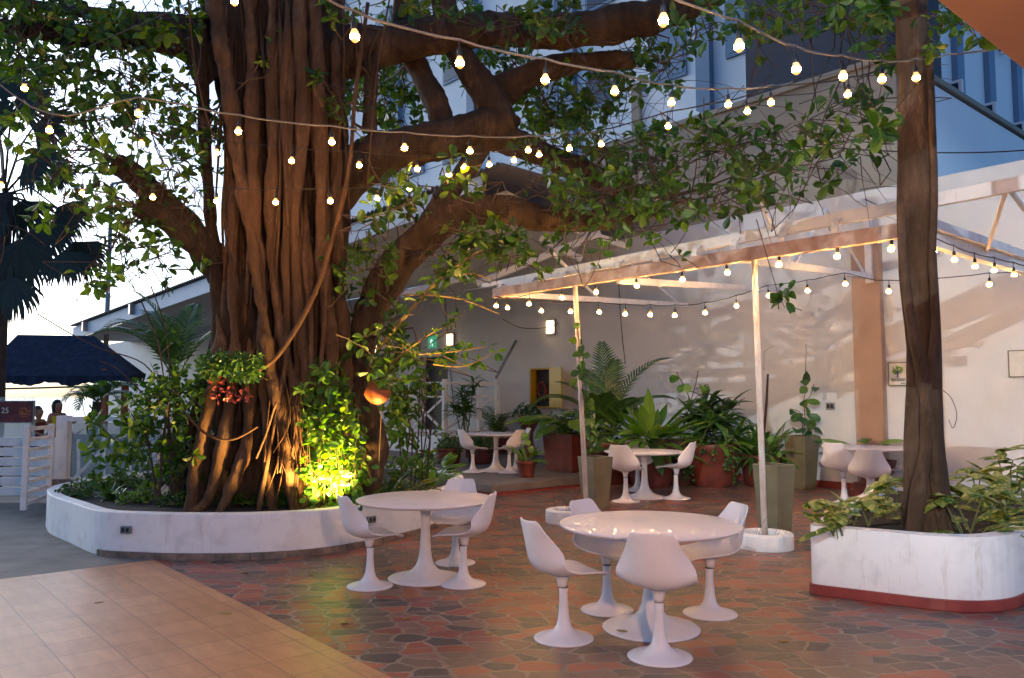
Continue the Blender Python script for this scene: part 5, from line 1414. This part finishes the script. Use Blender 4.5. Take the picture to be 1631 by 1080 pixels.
# fallen leaves
random.seed(61)
GL = 'fallen dry leaves on the paving'
for px, py, lab, s in ((370, 977, 'curled brown leaf on the beige tiles', .16), (550, 992, 'tan leaf on the paving near the tile edge', .10), (690, 935, 'yellow-green leaf beside the planter table base', .10), (392, 912, 'dry leaf near the curved planter skirting', .11),
                       (1022, 808, 'yellow leaf on the paving before the small table', .14), (838, 852, 'yellow leaf left of the left ring kerb', .13), (835, 885, 'pale leaf on the paving left of the nearest table', .12), (982, 1003, 'brown leaf resting on the nearest table base', .10), (1275, 858, 'yellowed leaf between the olive planter and the white planter', .13), (1050, 800, 'dry leaf near the right chair of the small table', .12), (1275, 815, 'dry leaf by the wall climber planter', .15), (905, 872, 'small brown leaf in front of the left ring kerb', .09), (1190, 935, 'small brown leaf on the paving between the nearest table and the white planter', .09), (640, 985, 'small dry leaf on the paving below the planter table', .08), (780, 1010, 'small tan leaf on the paving at the bottom centre', .08), (1240, 1020, 'curled leaf on the paving at the bottom right', .08), (500, 915, 'dry leaf on the paving left of the planter table', .09), (150, 960, 'small dry leaf on the beige tiles at the left', .08)):
    z = .035 if 'resting' in lab else .012
    c = G(px, py, z); m = MB(); blade(m, c, random.uniform(0, 6.28), random.uniform(.1, .3), s, s * .5, .5, 6, 0, .12)
    ob = m.build('fallen_leaf', 'drylf'); so = ob.modifiers.new('thick', 'SOLIDIFY'); so.thickness = .002
    tag(ob, lab, 'leaf', GL)

# ================================================================== LEFT SIDE
# gate
gt = thing('white_gate', 'white gate of horizontal bars standing ajar at the left', 'gate', G(37, 823))
ga, gb_ = G(37, 822), Vector((-6.98, 12.15, 0))
ga.z = 0
def P(s, z): q = ga.lerp(gb_, s); q.z = z; return q
for s in (0, 1): MB().box(P(s, .66), (.075, .075, 1.16), .2).build('stile', 'white', gt, bevel=.006)
for k in range(8): MB().bar(P(.03, .16 + k * .148), P(.97, .16 + k * .148), .03, .05).build('bar', 'white', gt)
tag(MB().box((-6.9, 12.35, .68), (.17, .17, 1.36), .1).build('gate_post', 'white', None, bevel=.01), 'square white post between the gate and the glass fence', 'post')
bf = thing('board_fence', 'white fence of horizontal boards at the left edge', 'fence', (-8.4, 12.8, 0))
for k in range(6): MB().box((-8.9, 12.75, .16 + k * .155), (3.5, .03, .13)).build('board', 'white', bf, bevel=.004)
for x in (-10.3, -8.9, -7.3): MB().box((x, 12.82, .5), (.09, .09, 1.0)).build('post', 'white', bf)
gfn = thing('glass_fence', 'white framed glass fence panel behind the left end of the planter', 'fence', (-6.1, 12.3, .38))
MB().bar((-6.8, 12.3, 1.31), (-5.45, 12.3, 1.31), .09, .07).build('top_rail', 'white', gfn)
MB().bar((-5.45, 12.3, .40), (-5.45, 12.3, 1.27), .08, .09, Vector((1, 0, 0))).build('post', 'white', gfn)
MB().box((-6.12, 12.31, .82), (1.24, .012, .86)).build('pane', 'glass', gfn)
tag(MB().prism([(-7.0, 12.15), (-4.6, 12.15), (-4.6, 12.5), (-7.0, 12.5)], 0, .40).build('low_wall', 'brownkerb'), 'low brown wall under the glass fence', 'wall')
rp2 = thing('ramp_railing', 'white sloping handrail seen through the glass fence', 'railing', (-7, 15, 0))
MB().tube([D(120, 760, 14.5), D(165, 715, 14.5), D(232, 670, 14.5)], .03, 8).build('handrail', 'white', rp2)
MB().tube([D(120, 765, 14.5), D(232, 750, 14.5)], .025, 8).build('lower_rail', 'white', rp2)
for x in (125, 165, 207, 250): MB().tube([D(x, 770, 14.5), D(x, 690 if x > 150 else 700, 14.5)], .03, 8).build('post', 'white', rp2)
tag(MB().box((-6.6, 16.2, .45), (4.6, .2, .9)).build('grey_wall', 'concrete'), 'low grey wall behind the glass fence', 'wall')
# sign on glass
sg = thing('poster_board', 'dark red poster reading 25 on a glass panel at the left edge', 'sign', D(25, 660, 13.0))
q = D(26, 656, 13.0); MB().box(q, (.56, .02, .33)).build('poster', mottled('poster_print', (.05, .008, .012), (.16, .03, .03), 7, .5, 0), sg)
fm = MB()
for sx in (-1, 1): fm.box(q + Vector((sx * .285, 0, 0)), (.014, .03, .36))
for sz in (-1, 1): fm.box(q + Vector((0, 0, sz * .172)), (.556, .03, .014))
fm.build('frame', 'steel', sg)
mb = MB()
for k in range(24):
    a = k * .55; rr = .012 + .0035 * k; mb.box(q + Vector((.13 + rr * math.cos(a), -.012, rr * math.sin(a))), (.025, .004, .02))
mb.build('picture', plain('poster_picture', (.42, .14, .04), .5), sg)
MB().box(D(27, 668, 13.05), (.60, .012, .72)).build('glass_panel', 'glass', sg)
cu = bpy.data.curves.new('number', 'FONT'); cu.body = '25'; cu.size = .13; cu.extrude = .002
to = bpy.data.objects.new('number', cu); col.objects.link(to); to.data.materials.append(M['paper'])
me = bpy.data.meshes.new_from_object(to); bpy.data.objects.remove(to)
to = bpy.data.objects.new('number', me); col.objects.link(to); to.parent = sg; to.rotation_euler = (R(90), 0, 0); to.location = q + Vector((-.24, -.016, -.02)) - sg.location
# shade pavilion
pv = thing('shade_pavilion', 'open pavilion with a dark blue-black hipped roof beyond the gate', 'pavilion', D(110, 660, 20))
Yp = 20
ridge = [D(28, 533, Yp + 1.6), D(150, 535, Yp + 1.6)]; eave = [D(-40, 600, Yp), D(208, 600, Yp), D(232, 596, Yp + 3.4), D(-10, 596, Yp + 3.4)]
V = ridge + eave
MB().add(V, [(2, 3, 1, 0), (3, 4, 1), (4, 5, 0, 1), (5, 2, 0)]).build('roof', 'thatch', pv)
fr = MB(); rng = random.Random(3)
for (a, b) in ((eave[0], eave[1]), (eave[1], eave[2])):
    N = 46
    pts = [a.lerp(b, k / N) for k in range(N + 1)]
    V = []; Fc = []
    for k, p in enumerate(pts): V += [p + Vector((0, -.02, .02)), p + Vector((0, -.04, -.16 - .05 * rng.random() - .04 * math.sin(k * .5))), p + Vector((0, .03, .02))]
    for k in range(N): Fc += [(3 * k, 3 * k + 3, 3 * k + 4, 3 * k + 1), (3 * k + 1, 3 * k + 4, 3 * k + 5, 3 * k + 2)]
    fr.add(V, Fc)
fr.build('valance', 'thatch', pv)
for px, Y in ((168, 20.3), (200, 21.5), (-20, 20.3)):
    a = D(px, 600, Y); MB().box((a.x, a.y, a.z / 2 + .1), (.14, .14, a.z + .2)).build('post', 'timber', pv)
# distant lamp post
lp = thing('lamp_post', 'slim pale lamp post standing beyond the left roof', 'lamp post', (D(167, 600, 29).x, 29, 0))
a = D(167, 600, 29); MB().tube([(a.x, a.y, 0), (a.x, a.y, 4.5), (a.x, a.y, 9.5)], [.10, .09, .07], 10).build('pole', 'steel', lp, True)
MB().bar((a.x, a.y, 9.5), (a.x + 1.0, a.y, 9.7), .08, .08).build('arm', 'steel', lp); MB().box((a.x + 1.2, a.y, 9.7), (.5, .2, .1)).build('lamp_head', 'steel', lp)
tag(MB().tube([D(-20, 620, 30), D(60, 618, 30), D(150, 615, 30), D(220, 613, 30)], .035, 6).build('overhead_cable', 'black'), 'dark cable crossing the pale sky under the pavilion roof', 'cable')
# fan palm
fp = thing('fan_palm', 'dark fan palm with drooping ragged leaves at the left edge', 'palm', (D(-7, 600, 14.2).x, 14.2, 0))
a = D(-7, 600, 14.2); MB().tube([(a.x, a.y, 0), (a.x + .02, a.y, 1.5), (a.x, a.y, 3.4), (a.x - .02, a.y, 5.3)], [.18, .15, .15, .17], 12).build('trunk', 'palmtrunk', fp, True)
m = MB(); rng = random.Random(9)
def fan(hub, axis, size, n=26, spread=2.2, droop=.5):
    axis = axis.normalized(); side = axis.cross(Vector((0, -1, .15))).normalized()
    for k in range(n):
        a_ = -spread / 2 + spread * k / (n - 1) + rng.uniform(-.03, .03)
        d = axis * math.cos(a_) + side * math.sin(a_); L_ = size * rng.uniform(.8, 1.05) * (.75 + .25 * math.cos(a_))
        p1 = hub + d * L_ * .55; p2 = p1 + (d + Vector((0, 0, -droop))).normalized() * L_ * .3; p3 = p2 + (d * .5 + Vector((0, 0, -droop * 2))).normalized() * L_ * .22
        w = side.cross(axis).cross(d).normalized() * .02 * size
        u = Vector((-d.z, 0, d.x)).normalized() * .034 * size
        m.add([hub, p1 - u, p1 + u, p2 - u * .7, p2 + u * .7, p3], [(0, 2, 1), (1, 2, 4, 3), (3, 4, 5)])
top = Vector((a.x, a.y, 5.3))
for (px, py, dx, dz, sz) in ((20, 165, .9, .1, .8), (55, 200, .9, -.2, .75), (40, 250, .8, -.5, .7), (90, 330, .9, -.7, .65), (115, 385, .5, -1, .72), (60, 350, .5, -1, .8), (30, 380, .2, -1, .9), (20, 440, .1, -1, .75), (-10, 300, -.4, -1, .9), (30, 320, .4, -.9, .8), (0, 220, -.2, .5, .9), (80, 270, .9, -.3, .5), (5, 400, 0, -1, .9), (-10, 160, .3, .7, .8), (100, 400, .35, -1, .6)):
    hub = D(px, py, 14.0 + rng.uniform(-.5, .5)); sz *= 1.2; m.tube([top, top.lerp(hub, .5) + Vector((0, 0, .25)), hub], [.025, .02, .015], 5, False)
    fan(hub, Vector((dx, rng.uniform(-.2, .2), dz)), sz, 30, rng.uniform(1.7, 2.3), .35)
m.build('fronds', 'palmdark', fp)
# small palm under pavilion
o = thing('small_palm', 'small drooping palm behind the gate under the pavilion', 'palm', (D(150, 660, 17).x, 17, 0))
b0 = D(155, 640, 17); m = MB()
for k in range(13): frond(m, b0, k * .52 + random.uniform(-.2, .2), random.uniform(.5, 1.3), random.uniform(.7, .95), random.uniform(1.2, 2), 16, .34, .04, .5)
m.build('fronds', 'plant', o)
MB().tube([(b0.x - .1, b0.y, 0), (b0.x - .08, b0.y, .8), b0], [.12, .10, .09], 8).build('trunk', 'palmtrunk', o, True)
# pale building parts/tree line far left
hd = MB(); hl = Leaves()
# people
def person(loc, yaw, lab, top_mat, bottom_mat, arm_l, arm_r, hairlong):
    """seated figure: origin under the hips, facing local +x"""
    t = thing('person', lab, 'person', loc); t.rotation_euler = (0, 0, yaw)
    J = {'hip': (0, 0, .10, .115), 'waist': (-.01, 0, .28, .10), 'chest': (0, 0, .44, .125), 'neck': (.01, 0, .57, .05), 'chin': (.03, 0, .64, .068), 'head': (.025, 0, .73, .092), 'crown': (.015, 0, .80, .07),
         'lsh': (0, .15, .52, .05), 'rsh': (0, -.15, .52, .05), 'lel': arm_l[0] + (.037,), 'lwr': arm_l[1] + (.025,), 'lhd': arm_l[2] + (.03,), 'rel': arm_r[0] + (.037,), 'rwr': arm_r[1] + (.025,), 'rhd': arm_r[2] + (.03,),
         'lhp': (.05, .09, .08, .09), 'rhp': (.05, -.09, .08, .09), 'lkn': (.44, .12, .12, .06), 'rkn': (.44, -.10, .12, .06), 'lan': (.47, .12, -.30, .038), 'ran': (.40, -.10, -.30, .038), 'lto': (.60, .13, -.37, .03), 'rto': (.53, -.11, -.37, .03)}
    names = list(J); E = [('hip', 'waist'), ('waist', 'chest'), ('chest', 'neck'), ('neck', 'chin'), ('chin', 'head'), ('head', 'crown'), ('chest', 'lsh'), ('chest', 'rsh'), ('lsh', 'lel'), ('lel', 'lwr'), ('lwr', 'lhd'), ('rsh', 'rel'), ('rel', 'rwr'), ('rwr', 'rhd'),
         ('hip', 'lhp'), ('hip', 'rhp'), ('lhp', 'lkn'), ('rhp', 'rkn'), ('lkn', 'lan'), ('rkn', 'ran'), ('lan', 'lto'), ('ran', 'rto')]
    V = [J[k][:3] for k in names]; rad = [J[k][3] for k in names]; Ed = [(names.index(a_), names.index(b_)) for a_, b_ in E]
    # nose and fingers as short chains
    for hd_ in ('lhd', 'rhd'):
        h = Vector(J[hd_][:3]); w_ = Vector(J[hd_[0] + 'wr'][:3]); d = (h - w_).normalized(); s_ = d.orthogonal().normalized()
        for f_, (o_, ln) in enumerate(((-.024, .055), (-.008, .07), (.008, .065), (.024, .05))):
            V.append(tuple(h + s_ * o_ + d * .03)); V.append(tuple(h + s_ * o_ * 1.2 + d * (.03 + ln) + Vector((0, 0, -.015)))); rad += [.009, .007]
            Ed += [(names.index(hd_), len(V) - 2), (len(V) - 2, len(V) - 1)]
        V.append(tuple(h + s_ * .045 + d * .02)); rad.append(.009); Ed.append((names.index(hd_), len(V) - 1))
    V.append((.135, 0, .70)); rad.append(.014); Ed.append((names.index('head'), len(V) - 1))
    me = bpy.data.meshes.new('body'); me.from_pydata(V, Ed, []); me.materials.append(M['skin'])
    ob = bpy.data.objects.new('body', me); col.objects.link(ob); ob.parent = t
    sk = ob.modifiers.new('skin', 'SKIN'); sv = me.skin_vertices[0].data
    for i, r in enumerate(rad): sv[i].radius = (r, r)
    sv[0].use_root = True
    ob.modifiers.new('sub', 'SUBSURF').render_levels = 1
    sk.use_smooth_shade = True
    hm = MB(); hm.lathe([(0, .86), (.05, .85), (.095, .80), (.112, .73), (.105, .66), (.09, .60 if hairlong else .64), (.08, .45 if hairlong else .63)], 18, (-.03, 0, 0), False); 
    hm.v = [(x if x < .02 or z > .80 else .02 - (x - .02) * .5, y, z) for x, y, z in hm.v]
    if not hairlong: hm.lathe([(0, .80), (.05, .78), (.06, .74), (.05, .70), (0, .68)], 12, (-.15, 0, 0), False)
    hm.build('hair', 'hair', t, True, local=True)
    cm = MB(); 
    for (r1, z1), in (): pass
    V2 = []; F2 = []; prof = [(.135, .15, .06), (.130, .15, .15), (.118, .135, .28), (.135, .165, .42), (.12, .165, .50)]; n = 20
    for rx, ry, z in prof:
        for k in range(n): a_ = 2 * math.pi * k / n; V2.append((rx * math.cos(a_) - .005, ry * math.sin(a_), z))
    for i in range(len(prof) - 1):
        for k in range(n): F2.append((i * n + k, i * n + (k + 1) % n, (i + 1) * n + (k + 1) % n, (i + 1) * n + k))
    MB().add(V2, F2).build('top', top_mat, t, True, local=True)
    sm_ = MB()
    for y in (.09, -.09): sm_.tube([(-.04, y, .06), (.12, y * 1.1, .09), (.26, y * 1.15, .105)], [.125, .108, .098], 14)
    sm_.build('shorts', bottom_mat, t, True, local=True)
    e = MB()
    for y in (-.032, .032): e.lathe([(0, .738), (.012, .735), (.012, .729), (0, .726)], 8, (.112, y, 0), False)
    e.build('eyes', 'black', t, local=True)
    return t
pz = D(90, 692, 17.4)
person((pz.x, pz.y, pz.z - .1), R(-35), 'woman in a yellow top and dark shorts sitting beyond the gate', 'ytop', 'denim', ((.04, .22, .36), (-.12, .42, .34), (-.2, .5, .36)), ((.08, -.22, .30), (.28, -.16, .18), (.36, -.13, .17)), True)
pz2 = D(61, 702, 17.4)
person((pz2.x, pz2.y - .05, pz2.z - .1), R(-20), 'woman in a dark red top with tied hair sitting beside the woman in yellow', 'redtop', 'denim', ((.14, .2, .32), (.32, .12, .34), (.42, .08, .36)), ((.12, -.22, .30), (.32, -.14, .24), (.40, -.12, .22)), False)
bz = pz.z - .13
bn = thing('long_bench', 'white bench under the two seated women beyond the gate', 'bench', (pz.x, pz.y, 0))
MB().box((pz.x - .15, pz.y, bz - .06), (2.2, .5, .08), 0).build('seat', 'white', bn, bevel=.01)
for dx in (-1.1, .8): MB().box((pz.x + dx, pz.y, (bz - .1) / 2), (.1, .4, bz - .1)).build('leg', 'white', bn)

# ================================================================== LIGHT
w = bpy.data.worlds.new('World'); sc.world = w; w.use_nodes = True
nt = w.node_tree; bg = nt.nodes['Background']
sky = nt.nodes.new('ShaderNodeTexSky'); sky.sky_type = 'NISHITA'; sky.sun_disc = False
SUN_EL, SUN_ROT = R(15), R(-50)
sky.sun_elevation = SUN_EL; sky.sun_rotation = SUN_ROT; sky.air_density = 1.0; sky.dust_density = 3.5; sky.ozone_density = 6.0
nt.links.new(sky.outputs[0], bg.inputs[0]); bg.inputs[1].default_value = .15
sl_ = bpy.data.lights.new('sun', 'SUN'); sl_.energy = .10; sl_.angle = R(14); sl_.color = (1, .92, .88)
so = bpy.data.objects.new('sun', sl_); col.objects.link(so)
dsun = Vector((math.sin(SUN_ROT) * math.cos(SUN_EL), math.cos(SUN_ROT) * math.cos(SUN_EL), math.sin(SUN_EL)))
so.rotation_euler = dsun.to_track_quat('Z', 'Y').to_euler()
def spot(name, loc, target, power, color, size, blend=.4, rad=.06):
    l_ = bpy.data.lights.new(name, 'SPOT'); l_.energy = power; l_.color = color; l_.spot_size = R(size); l_.spot_blend = blend; l_.shadow_soft_size = rad
    o_ = bpy.data.objects.new(name, l_); col.objects.link(o_); o_.location = loc
    o_.rotation_euler = (Vector(loc) - Vector(target)).to_track_quat('Z', 'Y').to_euler(); return o_
# flood lamp on the building behind the camera (inferred from shadows on the far wall) and the planter spotlight
LF_ = Vector((-7.2, -21, 9.8))
spot('courtyard_flood', LF_, (6.4, 13.0, 2.3), 10500, (.80, .93, 1), 15.5, .45, .04)
def on_ray(px, py, Y):
    q = ON(px, py, 13.87); return q.lerp(LF_, (q.y - Y) / (q.y - LF_.y))
ba, bb = on_ray(1760, 395, .9), on_ray(1080, 690, .9)
MB().bar(ba, bb, .20, .27).build('shadow_beam', 'white', cn)  # unseen beam added to cast the broad diagonal band on the far wall
bc, bd_ = on_ray(1500, 402, 1.2), on_ray(960, 548, 1.2)
MB().bar(bc, bd_, .06, .10).build('shadow_rod', 'steel', cn)  # unseen rod added to cast a thinner shadow band on the wall
for q in (ba, ba.lerp(bb, .35)): MB().bar(Vector((q.x, q.y, 3.33)), q, .12, .12, Vector((0, 1, 0))).build('post', 'white', cn)  # posts added out of view to carry the shadow-casting beam
pl_ = bpy.data.lights.new('canopy_lamp', 'POINT'); pl_.energy = 430; pl_.color = (1, .56, .32); pl_.shadow_soft_size = .12
po_ = bpy.data.objects.new('canopy_lamp', pl_); col.objects.link(po_); po_.location = (1.2, -.9, 2.5)
spot('planter_spot', FLOOD + Vector((0, 0, .03)), D(462, 400, 9.6), 520, (1, .60, .16), 145, .6, .05)

# ================================================================== CAMERA / RENDER
cam = bpy.data.cameras.new('camera'); co = bpy.data.objects.new('camera', cam); col.objects.link(co); sc.camera = co
co.location = CAM; co.rotation_euler = (R(90) + PITCH, 0, 0); cam.sensor_width = 36; cam.lens = F / 1631 * 36; cam.clip_end = 3000; cam.clip_start = .05
vs = sc.view_settings; vs.view_transform = 'Standard'; vs.look = 'None'; vs.exposure = .95; vs.gamma = 1
cy = sc.cycles
cy.use_denoising = True
try: cy.denoiser = 'OPENIMAGEDENOISE'
except Exception: pass
cy.max_bounces = 6; cy.diffuse_bounces = 3; cy.glossy_bounces = 3; cy.transmission_bounces = 3; cy.transparent_max_bounces = 6; cy.sample_clamp_indirect = 6
cy.use_light_tree = True
